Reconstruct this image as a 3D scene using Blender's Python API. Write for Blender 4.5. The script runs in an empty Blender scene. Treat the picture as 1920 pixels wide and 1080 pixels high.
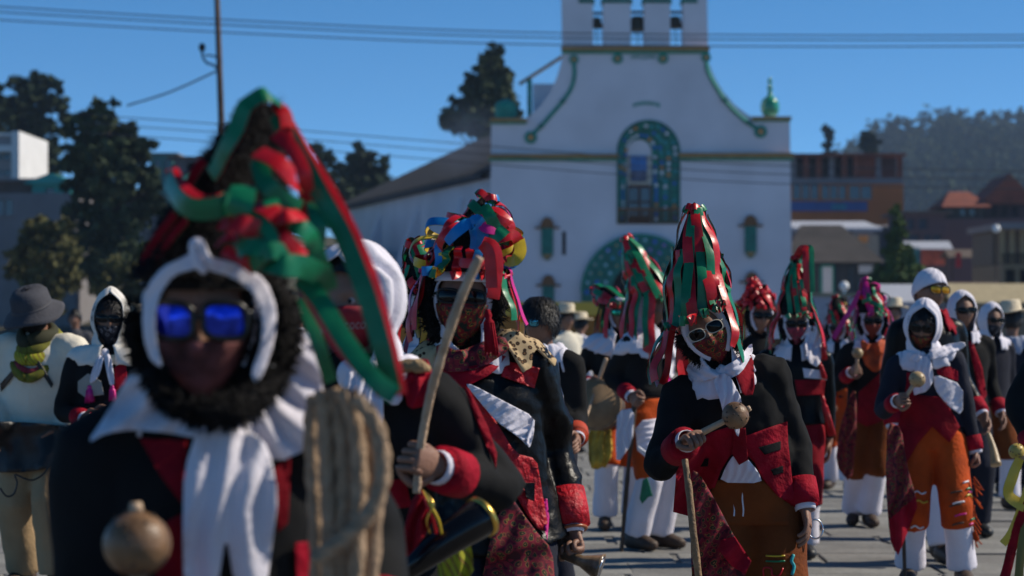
import bpy, bmesh, math, random
import numpy as np
from mathutils import Vector as V, Matrix, Euler
from mathutils.bvhtree import BVHTree
from mathutils.geometry import delaunay_2d_cdt
R = math.radians
random.seed(7); np.random.seed(7)
SC = bpy.context.scene
COL = SC.collection

# ------------------------------------------------------------------ camera
F = 1920 * 85 / 36.0; HY = 590.0; CX = 960.0; CH = 1.5     # pixel focal length, horizon row, centre column, eye height
cam = bpy.data.cameras.new('camera'); camo = bpy.data.objects.new('camera', cam); COL.objects.link(camo)
camo.location = (0, 0, CH); camo.rotation_euler = (R(90), 0, 0)
cam.lens = 85; cam.sensor_width = 36; cam.shift_y = 50 / 1920.0; cam.clip_start = .1; cam.clip_end = 3000
cam.dof.use_dof = True; cam.dof.focus_distance = 8.5; cam.dof.aperture_fstop = 4.2
SC.camera = camo
# ------------------------------------------------------------------ sky, sun, exposure
SUN_AZ, SUN_EL = 80, 40        # azimuth from +Y towards +X, elevation
w = bpy.data.worlds.new('World'); SC.world = w; w.use_nodes = True
nt = w.node_tree; nt.nodes.clear()
sky = nt.nodes.new('ShaderNodeTexSky'); sky.sky_type = 'NISHITA'; sky.sun_disc = False
sky.sun_elevation = R(SUN_EL); sky.sun_rotation = R(SUN_AZ); sky.altitude = 4000
sky.air_density = .5; sky.dust_density = 0; sky.ozone_density = 1.5
bg = nt.nodes.new('ShaderNodeBackground'); bg.inputs[1].default_value = .16
wo = nt.nodes.new('ShaderNodeOutputWorld')
hs = nt.nodes.new('ShaderNodeHueSaturation'); hs.inputs['Saturation'].default_value = 1.3; hs.inputs['Hue'].default_value = .492
nt.links.new(sky.outputs[0], hs.inputs['Color']); nt.links.new(hs.outputs[0], bg.inputs[0]); nt.links.new(bg.outputs[0], wo.inputs[0])
sl = bpy.data.lights.new('sun', 'SUN'); sl.energy = 4.9; sl.angle = R(.53); sl.color = (1, .91, .77)
so = bpy.data.objects.new('sun', sl); COL.objects.link(so)
tosun = V((math.cos(R(SUN_EL)) * math.sin(R(SUN_AZ)), math.cos(R(SUN_EL)) * math.cos(R(SUN_AZ)), math.sin(R(SUN_EL))))
so.rotation_euler = tosun.to_track_quat('Z', 'Y').to_euler(); so.location = (30, 10, 40)
vs = SC.view_settings; SC.display_settings.display_device = 'sRGB'
vs.view_transform = 'Standard'; vs.look = 'None'; vs.exposure = 0; vs.gamma = 1; vs.use_curve_mapping = False
SC.render.engine = 'CYCLES'; SC.cycles.use_denoising = True
SC.cycles.max_bounces = 6; SC.cycles.diffuse_bounces = 3; SC.cycles.glossy_bounces = 3; SC.cycles.transparent_max_bounces = 8
SC.cycles.volume_bounces = 0; SC.cycles.sample_clamp_indirect = 6

# ------------------------------------------------------------------ helpers
def at(px, py, Y): return V(((px - CX) / F * Y, Y, CH + (HY - py) / F * Y))
def tag(o, label=None, cat=None, group=None, kind=None):
    if label: o['label'] = label
    if cat: o['category'] = cat
    if group: o['group'] = group
    if kind: o['kind'] = kind
    return o
def mk(name, verts, faces, mat, parent=None, smooth=True, midx=None, loc=None):
    me = bpy.data.meshes.new(name)
    if loc is not None:
        verts = [(v[0] - loc[0], v[1] - loc[1], v[2] - loc[2]) for v in verts]
    me.from_pydata([tuple(v) for v in verts], [], [tuple(f) for f in faces])
    for m in (mat if isinstance(mat, (list, tuple)) else [mat]): me.materials.append(m)
    n = len(me.polygons)
    if smooth: me.polygons.foreach_set('use_smooth', [True] * n)
    if midx: me.polygons.foreach_set('material_index', midx)
    me.update()
    o = bpy.data.objects.new(name, me); COL.objects.link(o)
    if loc is not None: o.location = loc
    if parent: o.parent = parent
    return o
def link(name, me, parent=None, loc=None, rot=None, scale=None):
    o = bpy.data.objects.new(name, me); COL.objects.link(o)
    if parent: o.parent = parent
    if loc is not None: o.location = loc
    if rot is not None: o.rotation_euler = rot
    if scale is not None: o.scale = scale
    return o
def empty(name, loc=(0, 0, 0)):
    o = bpy.data.objects.new(name, None); COL.objects.link(o); o.location = loc; o.empty_display_size = .2
    return o
class MB:
    def __init__(s): s.v = []; s.f = []; s.m = []
    def add(s, vs, fs, m=0):
        b = len(s.v); s.v += [tuple(v) for v in vs]; s.f += [tuple(i + b for i in f) for f in fs]; s.m += [m] * len(fs); return s
    def box(s, x0, x1, y0, y1, z0, z1, m=0):
        vs = [(x0, y0, z0), (x1, y0, z0), (x1, y1, z0), (x0, y1, z0), (x0, y0, z1), (x1, y0, z1), (x1, y1, z1), (x0, y1, z1)]
        return s.add(vs, [(0, 3, 2, 1), (4, 5, 6, 7), (0, 1, 5, 4), (1, 2, 6, 5), (2, 3, 7, 6), (3, 0, 4, 7)], m)
    def prism(s, poly, y0, y1, m=0):          # polygon in XZ extruded along Y
        n = len(poly); vs = [(x, y0, z) for x, z in poly] + [(x, y1, z) for x, z in poly]
        fs = [tuple(range(n)), tuple(range(2 * n - 1, n - 1, -1))] + [(i, i + n, (i + 1) % n + n, (i + 1) % n) for i in range(n)]
        return s.add(vs, fs, m)
    def tube(s, pts, rad, n=10, cap=True, m=0, ref=None):
        vs, fs = tube(pts, rad, n, cap, ref); return s.add(vs, fs, m)
    def ell(s, c, r, n=12, k=8, rot=None, m=0):
        vs, fs = ell(c, r, n, k, rot); return s.add(vs, fs, m)
    def build(s, name, mat, parent=None, smooth=False, loc=None):
        return mk(name, s.v, s.f, mat, parent, smooth, s.m if any(s.m) else None, loc)
def tube(pts, rad, n=10, cap=True, ref=None):
    pts = [V(p) for p in pts]; k = len(pts)
    if not isinstance(rad, (list, tuple)): rad = [rad] * k
    tang = []
    for i in range(k):
        t = pts[min(i + 1, k - 1)] - pts[max(i - 1, 0)]; tang.append(t.normalized() if t.length > 1e-9 else V((0, 0, 1)))
    a = V(ref) if ref is not None else (V((1, 0, 0)) if abs(tang[0].x) < .8 else V((0, 1, 0)))
    vs = []
    for i in range(k):
        a = (a - tang[i] * a.dot(tang[i])).normalized(); b = tang[i].cross(a)
        r = rad[i]; ra, rb = r if isinstance(r, (list, tuple)) else (r, r)
        for j in range(n):
            t = 2 * math.pi * j / n; vs.append(pts[i] + a * (ra * math.cos(t)) + b * (rb * math.sin(t)))
    fs = [(i * n + j, i * n + (j + 1) % n, (i + 1) * n + (j + 1) % n, (i + 1) * n + j) for i in range(k - 1) for j in range(n)]
    if cap: fs += [tuple(range(n - 1, -1, -1)), tuple((k - 1) * n + j for j in range(n))]
    return vs, fs
def ell(c, r, n=12, k=8, rot=None):
    c = V(c); vs = []; fs = []
    if not isinstance(r, (list, tuple)): r = (r, r, r)
    for i in range(k + 1):
        th = math.pi * i / k
        for j in range(n):
            p = V((r[0] * math.sin(th) * math.cos(2 * math.pi * j / n), r[1] * math.sin(th) * math.sin(2 * math.pi * j / n), r[2] * math.cos(th)))
            if rot is not None: p = rot @ p
            vs.append(c + p)
    for i in range(k):
        for j in range(n):
            a, b, cc, d = i * n + j, i * n + (j + 1) % n, (i + 1) * n + (j + 1) % n, (i + 1) * n + j
            if i == 0: fs.append((a, d, cc))
            elif i == k - 1: fs.append((a, d, b))
            else: fs.append((a, d, cc, b))
    return vs, fs
def lathe(prof, n=20, c=(0, 0, 0)):
    vs = []; fs = []; k = len(prof)
    for r, z in prof:
        for j in range(n): vs.append((c[0] + r * math.cos(2 * math.pi * j / n), c[1] + r * math.sin(2 * math.pi * j / n), c[2] + z))
    for i in range(k - 1):
        for j in range(n): fs.append((i * n + j, i * n + (j + 1) % n, (i + 1) * n + (j + 1) % n, (i + 1) * n + j))
    fs += [tuple(range(n - 1, -1, -1)), tuple((k - 1) * n + j for j in range(n))]
    return vs, fs
def smooth_path(pts, per=6):
    P = [V(p) for p in pts]; out = []
    for i in range(len(P) - 1):
        p0, p1, p2, p3 = P[max(i - 1, 0)], P[i], P[i + 1], P[min(i + 2, len(P) - 1)]
        for k in range(per):
            t = k / per
            out.append(.5 * ((2 * p1) + (p2 - p0) * t + (2 * p0 - 5 * p1 + 4 * p2 - p3) * t * t + (3 * p1 - p0 - 3 * p2 + p3) * t ** 3))
    out.append(P[-1]); return out
TMP = bpy.data.scenes.new('work')
def tdg():
    with bpy.context.temp_override(scene=TMP, view_layer=TMP.view_layers[0]):
        dg = bpy.context.evaluated_depsgraph_get()
    dg.update(); return dg
def remesh(mb, vox, it=3, fac=.5):
    me = bpy.data.meshes.new('t'); me.from_pydata(mb.v, [], mb.f); me.update()
    o = bpy.data.objects.new('t', me); TMP.collection.objects.link(o)
    m = o.modifiers.new('r', 'REMESH'); m.mode = 'VOXEL'; m.voxel_size = vox; m.adaptivity = 0
    if it:
        m2 = o.modifiers.new('s', 'SMOOTH'); m2.iterations = it; m2.factor = fac
    dg = tdg()
    r = bpy.data.meshes.new_from_object(o.evaluated_get(dg))
    bpy.data.objects.remove(o); bpy.data.meshes.remove(me)
    return r
def mesh_np(me):
    v = np.empty(len(me.vertices) * 3); me.vertices.foreach_get('co', v)
    n = np.empty(len(me.vertices) * 3); me.vertices.foreach_get('normal', n)
    return v.reshape(-1, 3), n.reshape(-1, 3)
def snoise(p, scale, seed=0, oct=4):
    rs = np.random.RandomState(seed); out = np.zeros(len(p)); a = 1.
    for o in range(oct):
        for k in range(4):
            d = rs.normal(size=3); d /= np.linalg.norm(d)
            q = p @ d * scale * (2 ** o) * rs.uniform(.7, 1.3) * 6.28 + rs.uniform(0, 6.28)
            e = rs.normal(size=3); q2 = p @ e * scale * (2 ** o) * 2. + rs.uniform(0, 6.28)
            out += a * np.sin(q + 1.2 * np.sin(q2)) / 4
        a *= .5
    return out
def wrinkle(me, amp, scale, seed=0, ridged=False, fade=(), stretch=None):
    v, n = mesh_np(me); q = v * (np.array(stretch) if stretch else 1.)
    d = snoise(q, scale, seed); d = (.6 - 2.2 * np.abs(d)) if ridged else d
    for p in fade: d = d * np.clip(np.linalg.norm(v - np.array(p), axis=1) / .16, 0, 1) ** 2
    me.vertices.foreach_set('co', (v + n * (d * amp)[:, None]).ravel()); me.update()

# ------------------------------------------------------------------ materials
def mat(name, col, rough=.75, var=.12, ns=6., bump=0., bs=60., metal=0., spec=.4, sheen=0., coat=0., em=0.):
    m = bpy.data.materials.get(name)
    if m: return m
    m = bpy.data.materials.new(name); m.use_nodes = True; t = m.node_tree; N = t.nodes; L = t.links
    b = N['Principled BSDF']; b.inputs['Roughness'].default_value = rough; b.inputs['Metallic'].default_value = metal
    b.inputs['Specular IOR Level'].default_value = spec
    if sheen: b.inputs['Sheen Weight'].default_value = sheen
    if coat: b.inputs['Coat Weight'].default_value = coat
    tc = N.new('ShaderNodeTexCoord'); no = N.new('ShaderNodeTexNoise'); no.inputs['Scale'].default_value = ns; no.inputs['Detail'].default_value = 5
    L.new(tc.outputs['Object'], no.inputs['Vector'])
    mx = N.new('ShaderNodeMix'); mx.data_type = 'RGBA'
    mx.inputs[6].default_value = tuple(max(0, c * (1 - var)) for c in col) + (1,)
    mx.inputs[7].default_value = tuple(min(1, c * (1 + var)) for c in col) + (1,)
    rmp = N.new('ShaderNodeMapRange'); rmp.inputs[1].default_value = .3; rmp.inputs[2].default_value = .7
    L.new(no.outputs[0], rmp.inputs[0]); L.new(rmp.outputs[0], mx.inputs[0]); L.new(mx.outputs[2], b.inputs['Base Color'])
    if bump:
        n2 = N.new('ShaderNodeTexNoise'); n2.inputs['Scale'].default_value = bs; n2.inputs['Detail'].default_value = 4
        L.new(tc.outputs['Object'], n2.inputs['Vector'])
        bm = N.new('ShaderNodeBump'); bm.inputs['Strength'].default_value = bump; bm.inputs['Distance'].default_value = .02
        L.new(n2.outputs[0], bm.inputs['Height']); L.new(bm.outputs[0], b.inputs['Normal'])
    return m
def ramp_mat(name, build, rough=.7, bump=0.):
    m = bpy.data.materials.new(name); m.use_nodes = True; t = m.node_tree
    b = t.nodes['Principled BSDF']; b.inputs['Roughness'].default_value = rough; b.inputs['Specular IOR Level'].default_value = .3
    c = build(t.nodes, t.links); t.links.new(c, b.inputs['Base Color']); return m
def ramp(N, L, src, stops, const=True):
    r = N.new('ShaderNodeValToRGB'); r.color_ramp.interpolation = 'CONSTANT' if const else 'LINEAR'
    e = r.color_ramp.elements
    while len(e) < len(stops): e.new(.5)
    for k, (p, c) in enumerate(stops): e[k].position = p; e[k].color = tuple(c) + (1,)
    L.new(src, r.inputs[0]); return r.outputs[0]
def paisley(name, dark, red, yel, grn, scale):
    def f(N, L):
        tc = N.new('ShaderNodeTexCoord'); ns = N.new('ShaderNodeTexNoise'); ns.inputs['Scale'].default_value = scale * .5
        L.new(tc.outputs['Object'], ns.inputs['Vector'])
        ad = N.new('ShaderNodeVectorMath'); ad.operation = 'MULTIPLY_ADD'; ad.inputs[1].default_value = (.035, .035, .035)
        L.new(ns.outputs[1], ad.inputs[0]); L.new(tc.outputs['Object'], ad.inputs[2])
        vo = N.new('ShaderNodeTexVoronoi'); vo.inputs['Scale'].default_value = scale; L.new(ad.outputs[0], vo.inputs['Vector'])
        a = ramp(N, L, vo.outputs['Distance'], [(0, yel), (.13, dark), (.2, grn), (.3, dark), (.36, yel), (.41, red), (.62, dark)])
        v2 = N.new('ShaderNodeTexVoronoi'); v2.inputs['Scale'].default_value = scale * .42; L.new(ad.outputs[0], v2.inputs['Vector'])
        k = ramp(N, L, v2.outputs['Distance'], [(0, (0, 0, 0)), (.42, (1, 1, 1)), (.6, (0, 0, 0))])
        mx = N.new('ShaderNodeMix'); mx.data_type = 'RGBA'; L.new(k, mx.inputs[0]); L.new(a, mx.inputs[6]); mx.inputs[7].default_value = tuple(red) + (1,)
        mm = N.new('ShaderNodeMix'); mm.data_type = 'RGBA'; mm.inputs[0].default_value = .45
        L.new(a, mm.inputs[6]); L.new(mx.outputs[2], mm.inputs[7]); return mm.outputs[2]
    return ramp_mat(name, f)
BLACK = mat('black_wool', (.010, .010, .0105), .85, .4, 5, .12, 22, spec=.12)
BLKSATIN = mat('black_satin', (.003, .0033, .004), .36, .2, 9, .25, 26, spec=.13)
NAVY = mat('dark_navy_cloth', (.014, .016, .028), .85, .25, 9, .2, 80, spec=.2)
RED = mat('red_cloth', (.29, .005, .018), .75, .3, 14, .3, 70, spec=.1)
REDB = mat('red_brocade', (.42, .007, .016), .5, .4, 40, .5, 60, spec=.25)
DKRED = mat('dark_red_cloth', (.22, .005, .013), .8, .3, 12, .25, 60, spec=.1)
WHITE = mat('white_cotton', (.70, .67, .74), .85, .05, 9, .15, 50, spec=.2, sheen=.05)
CREAM = mat('cream_cotton', (.72, .66, .54), .85, .06, 9, .2, 40, spec=.2)
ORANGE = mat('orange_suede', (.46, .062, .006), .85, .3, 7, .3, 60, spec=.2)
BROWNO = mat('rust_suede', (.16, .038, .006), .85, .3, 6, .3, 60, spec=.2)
KHAKI = mat('khaki_cloth', (.36, .25, .14), .9, .12, 6, .2, 60, spec=.2)
GREYC = mat('grey_cloth', (.065, .065, .075), .9, .15, 8, .2, 60, spec=.2)
SKIN = mat('skin', (.25, .125, .08), .55, .12, 20, .12, 120, spec=.4)
HAIR = mat('black_hair', (.008, .007, .008), .5, .3, 60, .3, 200, spec=.4)
FURB = mat('black_fur', (.007, .006, .006), .85, .5, 50, .6, 150, spec=.2)
RIBR = mat('red_satin', (.52, .006, .012), .36, .25, 18, .1, 30, spec=.4)
RIBG = mat('green_satin', (.006, .17, .07), .36, .25, 18, .1, 30, spec=.4)
RIBB = mat('blue_satin', (.006, .17, .46), .36, .2, 14, .1, 30, spec=.4)
RIBY = mat('yellow_satin', (.62, .42, .02), .35, .12, 10, .08, 30, spec=.6)
RIBP = mat('magenta_satin', (.55, .012, .19), .36, .2, 14, .1, 30, spec=.4)
WOOD = mat('bark_wood', (.24, .15, .08), .7, .35, 25, .5, 60)
WOODL = mat('pale_stick', (.45, .31, .2), .5, .3, 18, .4, 50)
DKWOOD = mat('dark_wood', (.07, .045, .03), .7, .3, 20, .3, 60)
GOURD = mat('gourd', (.18, .10, .05), .42, .5, 16, .2, 50)
GOURDL = mat('pale_gourd', (.4, .28, .14), .4, .2, 14, .15, 40)
ROPE = mat('rope_fibre', (.46, .32, .21), .9, .25, 40, .8, 160, spec=.15)
HORN = mat('black_horn', (.004, .004, .005), .2, .3, 10, 0, 10, spec=.35)
GOLD = mat('brass', (.7, .45, .1), .3, .15, 10, 0, 10, metal=1)
STEEL = mat('steel', (.6, .6, .62), .25, .1, 10, 0, 10, metal=1)
LEATH = mat('brown_leather', (.055, .032, .02), .6, .25, 12, .2, 60)
BLKLEATH = mat('black_leather', (.012, .012, .013), .45, .25, 12, .2, 60)
LENSD = mat('dark_lens', (.004, .004, .005), .1, .1, 5, spec=.25)
LENSB = mat('blue_mirror_lens', (.03, .06, .75), .12, .75, 34, metal=.85)
LENSG = mat('green_mirror_lens', (.05, .5, .3), .15, .3, 20, metal=.85)
LENST = mat('teal_mirror_lens', (.08, .36, .5), .15, .3, 20, metal=.85)
LENSY = mat('amber_lens', (.55, .25, .01), .15, .3, 20, metal=.5)
FRAMEW = mat('ivory_frame', (.62, .56, .46), .35, .05)
FRAMEK = mat('black_frame', (.006, .006, .006), .3, .1)
STRAW = mat('straw', (.66, .56, .4), .8, .15, 30, .4, 120)
PAIS = paisley('paisley_bandana', (.012, .02, .012), (.2, .008, .012), (.36, .25, .03), (.02, .06, .02), 48)
PAISR = paisley('red_paisley_bandana', (.05, .006, .012), (.22, .01, .025), (.28, .17, .04), (.02, .045, .015), 44)
PAISP = paisley('pink_paisley_mask', (.06, .012, .02), (.3, .03, .06), (.36, .16, .17), (.1, .03, .04), 40)
PAISK = paisley('black_bandana', (.01, .011, .018), (.015, .015, .024), (.3, .3, .34), (.012, .012, .02), 30)
def _leo(N, L):
    tc = N.new('ShaderNodeTexCoord'); vo = N.new('ShaderNodeTexVoronoi'); vo.inputs['Scale'].default_value = 55; vo.inputs['Randomness'].default_value = .8
    L.new(tc.outputs['Object'], vo.inputs['Vector'])
    return ramp(N, L, vo.outputs['Distance'], [(0, (.16, .08, .035)), (.2, (.03, .015, .008)), (.4, (.5, .36, .2))])
LEOP = ramp_mat('leopard_fur', _leo, .9)
def _leo2(N, L):
    tc = N.new('ShaderNodeTexCoord'); mp = N.new('ShaderNodeMapping'); mp.inputs['Rotation'].default_value = (.3, .5, .4); L.new(tc.outputs['Object'], mp.inputs[0])
    wv = N.new('ShaderNodeTexWave'); wv.inputs['Scale'].default_value = 9; wv.inputs['Distortion'].default_value = 1.2; L.new(mp.outputs[0], wv.inputs['Vector'])
    return ramp(N, L, wv.outputs[0], [(0, (.38, .36, .02)), (.25, (.03, .03, .01)), (.38, (.42, .4, .03)), (.55, (.3, .02, .04)), (.68, (.05, .1, .02)), (.8, (.4, .38, .03))])
STRIPE = ramp_mat('striped_scarf', _leo2, .85)
# ================================================================== SETTING
PLASTER = mat('white_plaster', (.72, .68, .73), .9, .1, .35, .25, 3, spec=.15)
OCHRE = mat('ochre_paint', (.36, .2, .07), .8, .15, 3)
CGREEN = mat('church_green', (.012, .25, .18), .6, .2, 3)
CGREEN2 = mat('dark_church_green', (.008, .15, .115), .6, .3, 3)
BRICKBR = mat('niche_brown', (.2, .09, .035), .8, .2, 4)
ROOFT = mat('old_roof_tile', (.05, .048, .05), .9, .4, 3, .5, 12)
T_BLUE = mat('tile_blue', (.015, .14, .5), .4, .2); T_TEAL = mat('tile_teal', (.02, .32, .34), .4, .2)
T_WHITE = mat('tile_white', (.7, .7, .74), .4, .1); T_ORANGE = mat('tile_orange', (.62, .24, .05), .4, .2)
DARK = mat('dark_opening', (.012, .012, .014), .9, .2)
DOORW = mat('door_wood', (.1, .035, .015), .7, .3, 5)
BRONZE = mat('bell_bronze', (.09, .07, .045), .45, .25, 5, metal=.7)
GLASS = mat('window_glass', (.03, .05, .075), .12, .3, 2, spec=.8)
STONE = mat('paving_stone', (.225, .22, .205), .85, .22, 2.2, .5, 22, spec=.25)
STONE2 = mat('paving_stone_grey', (.19, .185, .175), .85, .22, 2.6, .5, 22, spec=.25)
JOINT = mat('paving_joint', (.16, .155, .145), .95, .3, .8, .4, 14)

# ---- ground sheet and the paving slabs one can tell apart
g = mk('plaza_ground', [(-1200, -60, 0), (1200, -60, 0), (1200, 2400, 0), (-1200, 2400, 0)], [(0, 1, 2, 3)], JOINT, smooth=False)
tag(g, 'grey stone paved plaza running up to the church', kind='structure')
slabs = []
for k in range(6):
    rs = random.Random(k); w2, d2 = .425 + .025 * rs.random(), .285 + .015 * rs.random()
    c = []
    for sx, sy in ((-1, -1), (1, -1), (1, 1), (-1, 1)): c.append((sx * w2 * rs.uniform(.97, 1.0), sy * d2 * rs.uniform(.97, 1.0)))
    ins = [(x * .98, y * .98) for x, y in c]
    vs_ = [(x, y, .002) for x, y in c] + [(x, y, .009) for x, y in c] + [(x, y, .012) for x, y in ins]
    fs_ = [(i, (i + 1) % 4, 4 + (i + 1) % 4, 4 + i) for i in range(4)] + [(4 + i, 4 + (i + 1) % 4, 8 + (i + 1) % 4, 8 + i) for i in range(4)] + [(8, 9, 10, 11)]
    me = bpy.data.meshes.new('paving_slab'); me.from_pydata(vs_, [], fs_); me.materials.append(STONE if k % 2 else STONE2); slabs.append(me)
ny = 0; y = 11.2
while y < 27:
    hw = y * .218; x = -hw - random.uniform(0, .9)
    while x < hw:
        link('paving_slab', random.choice(slabs), g, (x + random.uniform(-.01, .01), y, random.uniform(-.0015, .0015)), (0, 0, random.choice((0, math.pi)) + random.uniform(-.015, .015)))
        x += .895
    y += .598; ny += 1

def inside(p, poly):
    x, y = p; r = False; n = len(poly)
    for i in range(n):
        x1, y1 = poly[i]; x2, y2 = poly[(i + 1) % n]
        if (y1 > y) != (y2 > y) and x < (x2 - x1) * (y - y1) / (y2 - y1) + x1: r = not r
    return r
def tri2d(outer, holes=(), pts=()):
    vs = []; es = []
    for lp in [outer] + list(holes):
        b = len(vs); vs += [V(p) for p in lp]; es += [(b + i, b + (i + 1) % len(lp)) for i in range(len(lp))]
    vs += [V(p) for p in pts]
    r = delaunay_2d_cdt(vs, es, [], 0, 1e-6)
    ov, of = r[0], r[2]; keep = []
    for f in of:
        c = (sum(ov[i].x for i in f) / len(f), sum(ov[i].y for i in f) / len(f))
        if inside(c, outer) and not any(inside(c, h) for h in holes): keep.append(tuple(f))
    return [(v.x, v.y) for v in ov], keep
def panel(mb, outer, holes, y0, y1, m=0):
    ov, of = tri2d(outer, holes); n = len(ov)
    def area(f):
        a, b, c = [ov[i] for i in f[:3]]; return (b[0] - a[0]) * (c[1] - a[1]) - (b[1] - a[1]) * (c[0] - a[0])
    fr = [f if area(f) > 0 else f[::-1] for f in of]
    mb.add([(x, y0, z) for x, z in ov] + [(x, y1, z) for x, z in ov], fr + [tuple(i + n for i in f[::-1]) for f in fr], m)
    for lp in [outer] + list(holes):
        k = len(lp); mb.add([(x, y0, z) for x, z in lp] + [(x, y1, z) for x, z in lp], [(i, i + k, (i + 1) % k + k, (i + 1) % k) for i in range(k)], m)

# ---- church
CY = 120.; K = CY / F
def cx(px): return (px - CX) * K
def cz(py): return CH + (HY - py) * K
def arch(px0, px1, pspring, pbot, n=18):
    c = (px0 + px1) / 2; r = (px1 - px0) / 2
    pts = [(cx(px0), cz(pbot))] + [(cx(c - r * math.cos(math.pi * i / n)), cz(pspring - r * math.sin(math.pi * i / n))) for i in range(n + 1)] + [(cx(px1), cz(pbot))]
    return pts[::-1]
church = tag(empty('church', (cx(1200), CY, 0)), 'white colonial church with green trim, bell gable and tiled portal arch', 'church')
CO = V((cx(1200), CY, 0))
def cpart(mb, name, m, parent=None, smooth=False, lab=None):
    o = mk(name, [(v[0] - CO.x, v[1] - CO.y, v[2] - CO.z) for v in mb.v], mb.f, m, parent or church, smooth, mb.m if any(mb.m) else None)
    if lab: o['label'] = lab
    return o
scr = [(1325, 95), (1329, 118), (1340, 145), (1356, 172), (1378, 197), (1402, 215), (1417, 222)]
outer = [(cx(918), 0), (cx(1486), 0), (cx(1481), cz(222))] + [(cx(a), cz(b)) for a, b in reversed(scr)]
outer += [(cx(a), cz(b)) for a, b in [(1056, 95), (1052, 118), (1044, 145), (1032, 172), (1014, 198), (995, 216), (984, 224), (921, 226)]]
win = arch(1157, 1275, 284, 420); door = arch(1147, 1255, 545, 647)
mb = MB(); panel(mb, outer, [win, door], CY, CY + 1.6); cpart(mb, 'facade_wall', PLASTER)
mb = MB(); mb.box(cx(1140), cx(1262), CY + 1.3, CY + 1.5, 0, cz(480)); cpart(mb, 'doorway', DARK)
for a in (1150, 1201):
    mb = MB(); mb.box(cx(a), cx(a + 50), CY + 1.1, CY + 1.25, .02, cz(546)); cpart(mb, 'door_leaf', DOORW)
# bell gable: piers, sill course, arches, bells
for a, b in ((1055, 1112), (1131, 1183), (1208, 1257), (1281, 1328)):
    mb = MB(); mb.prism([(cx(a), cz(88)), (cx(b), cz(88)), (cx(b - (2 if b == 1328 else 0)), cz(-25)), (cx(a - (0 if a > 1060 else 2)), cz(-25))], CY + .15, CY + 1.25); cpart(mb, 'bell_pier', PLASTER)
    mb = MB(); mb.box(cx(a + (30 if a == 1055 else -3)), cx(b + (-20 if b == 1328 else 3)), CY + .1, CY + 1.3, cz(5), cz(-3)); cpart(mb, 'pier_capital', CGREEN2)
def archtop(x0, x1):
    c = (x0 + x1) / 2; r = (x1 - x0) / 2
    return [(cx(c - r * math.cos(math.pi * i / 10)), cz(-25 - r * math.sin(math.pi * i / 10))) for i in range(11)]
poly = [(cx(1053), cz(-25))]
for x0, x1 in ((1112, 1131), (1183, 1208), (1257, 1281)): poly += archtop(x0, x1)
poly += [(cx(1326), cz(-25)), (cx(1326), cz(-60)), (cx(1300), cz(-75)), (cx(1260), cz(-120)), (cx(1191), cz(-140)), (cx(1120), cz(-120)), (cx(1080), cz(-75)), (cx(1053), cz(-60))]
mb = MB(); panel(mb, poly, [], CY + .15, CY + 1.25); cpart(mb, 'gable_top', PLASTER)
mb = MB(); mb.box(cx(1112), cx(1282), CY + .5, CY + 1.25, cz(92), cz(84)); cpart(mb, 'bell_sill', PLASTER)
for x, yb, s in ((1119, 30, .9), (1196, 28, 1.25), (1268, 28, 1.0)):
    vs_, fs_ = lathe([(.05, .62), (.2, .6), (.27, .5), (.3, .3), (.36, .1), (.44, 0), (.40, .02)], 16, (cx(x), CY + .75, cz(yb + 22 * s)))
    mb = MB(); mb.add([( (v[0] - cx(x)) * s + cx(x), (v[1] - CY - .75) * s + CY + .75, (v[2] - cz(yb + 22 * s)) * s + cz(yb + 22 * s)) for v in vs_], fs_); b_ = cpart(mb, 'bell', BRONZE, smooth=True)
    mb = MB(); mb.box(cx(x) - .42, cx(x) + .42, CY + .68, CY + .82, cz(yb - 6), cz(yb - 11)); cpart(mb, 'bell_yoke', DOORW)
    mb = MB(); mb.tube([(cx(x), CY + .75, cz(yb + 20)), (cx(x) + .05, CY + .72, cz(84))], .02, 6); cpart(mb, 'bell_rope', CGREEN2)
# mouldings
def course(a, b, py, name='cornice', d=.28, h1=8, h2=5):
    mb = MB(); mb.box(cx(a), cx(b), CY - d, CY + .01, cz(py + h1), cz(py)); cpart(mb, name, OCHRE)
    mb = MB(); mb.box(cx(a + 1), cx(b - 1), CY - d * .55, CY + .01, cz(py + h1 + h2), cz(py + h1)); cpart(mb, name, CGREEN)
course(1052, 1330, 88); course(916, 1159, 289); course(1273, 1487, 287, h1=9)
course(919, 988, 222, h1=7, h2=4); course(1410, 1483, 219, h1=6, h2=3)
def disc(px, py, r, name='rosette', m=CGREEN, c=T_ORANGE, y=None, par=None):
    y = CY if y is None else y; X, Z = cx(px), cz(py); r *= K
    mb = MB(); n = 16
    for rr, y0, y1 in ((r, y - .09, y + .01),):
        mb.add([(X + rr * math.cos(2 * math.pi * i / n), y0, Z + rr * math.sin(2 * math.pi * i / n)) for i in range(n)] + [(X + rr * math.cos(2 * math.pi * i / n), y1, Z + rr * math.sin(2 * math.pi * i / n)) for i in range(n)],
               [tuple(range(n - 1, -1, -1))] + [(i, (i + 1) % n, (i + 1) % n + n, i + n) for i in range(n)])
    n = 10; rr = r * .42
    mb.add([(X + rr * math.cos(2 * math.pi * i / n), y - .13, Z + rr * math.sin(2 * math.pi * i / n)) for i in range(n)] + [(X + rr * math.cos(2 * math.pi * i / n), y - .08, Z + rr * math.sin(2 * math.pi * i / n)) for i in range(n)],
           [tuple(range(n - 1, -1, -1))] + [(i, (i + 1) % n, (i + 1) % n + n, i + n) for i in range(n)], 1)
    return cpart(mb, name, [m, c], par)
for a in ((1158, 110, 10), (1243, 110, 10), (1076, 112, 9), (1324, 108, 9), (995, 258, 12), (1426, 247, 12)): disc(*a)
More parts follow.
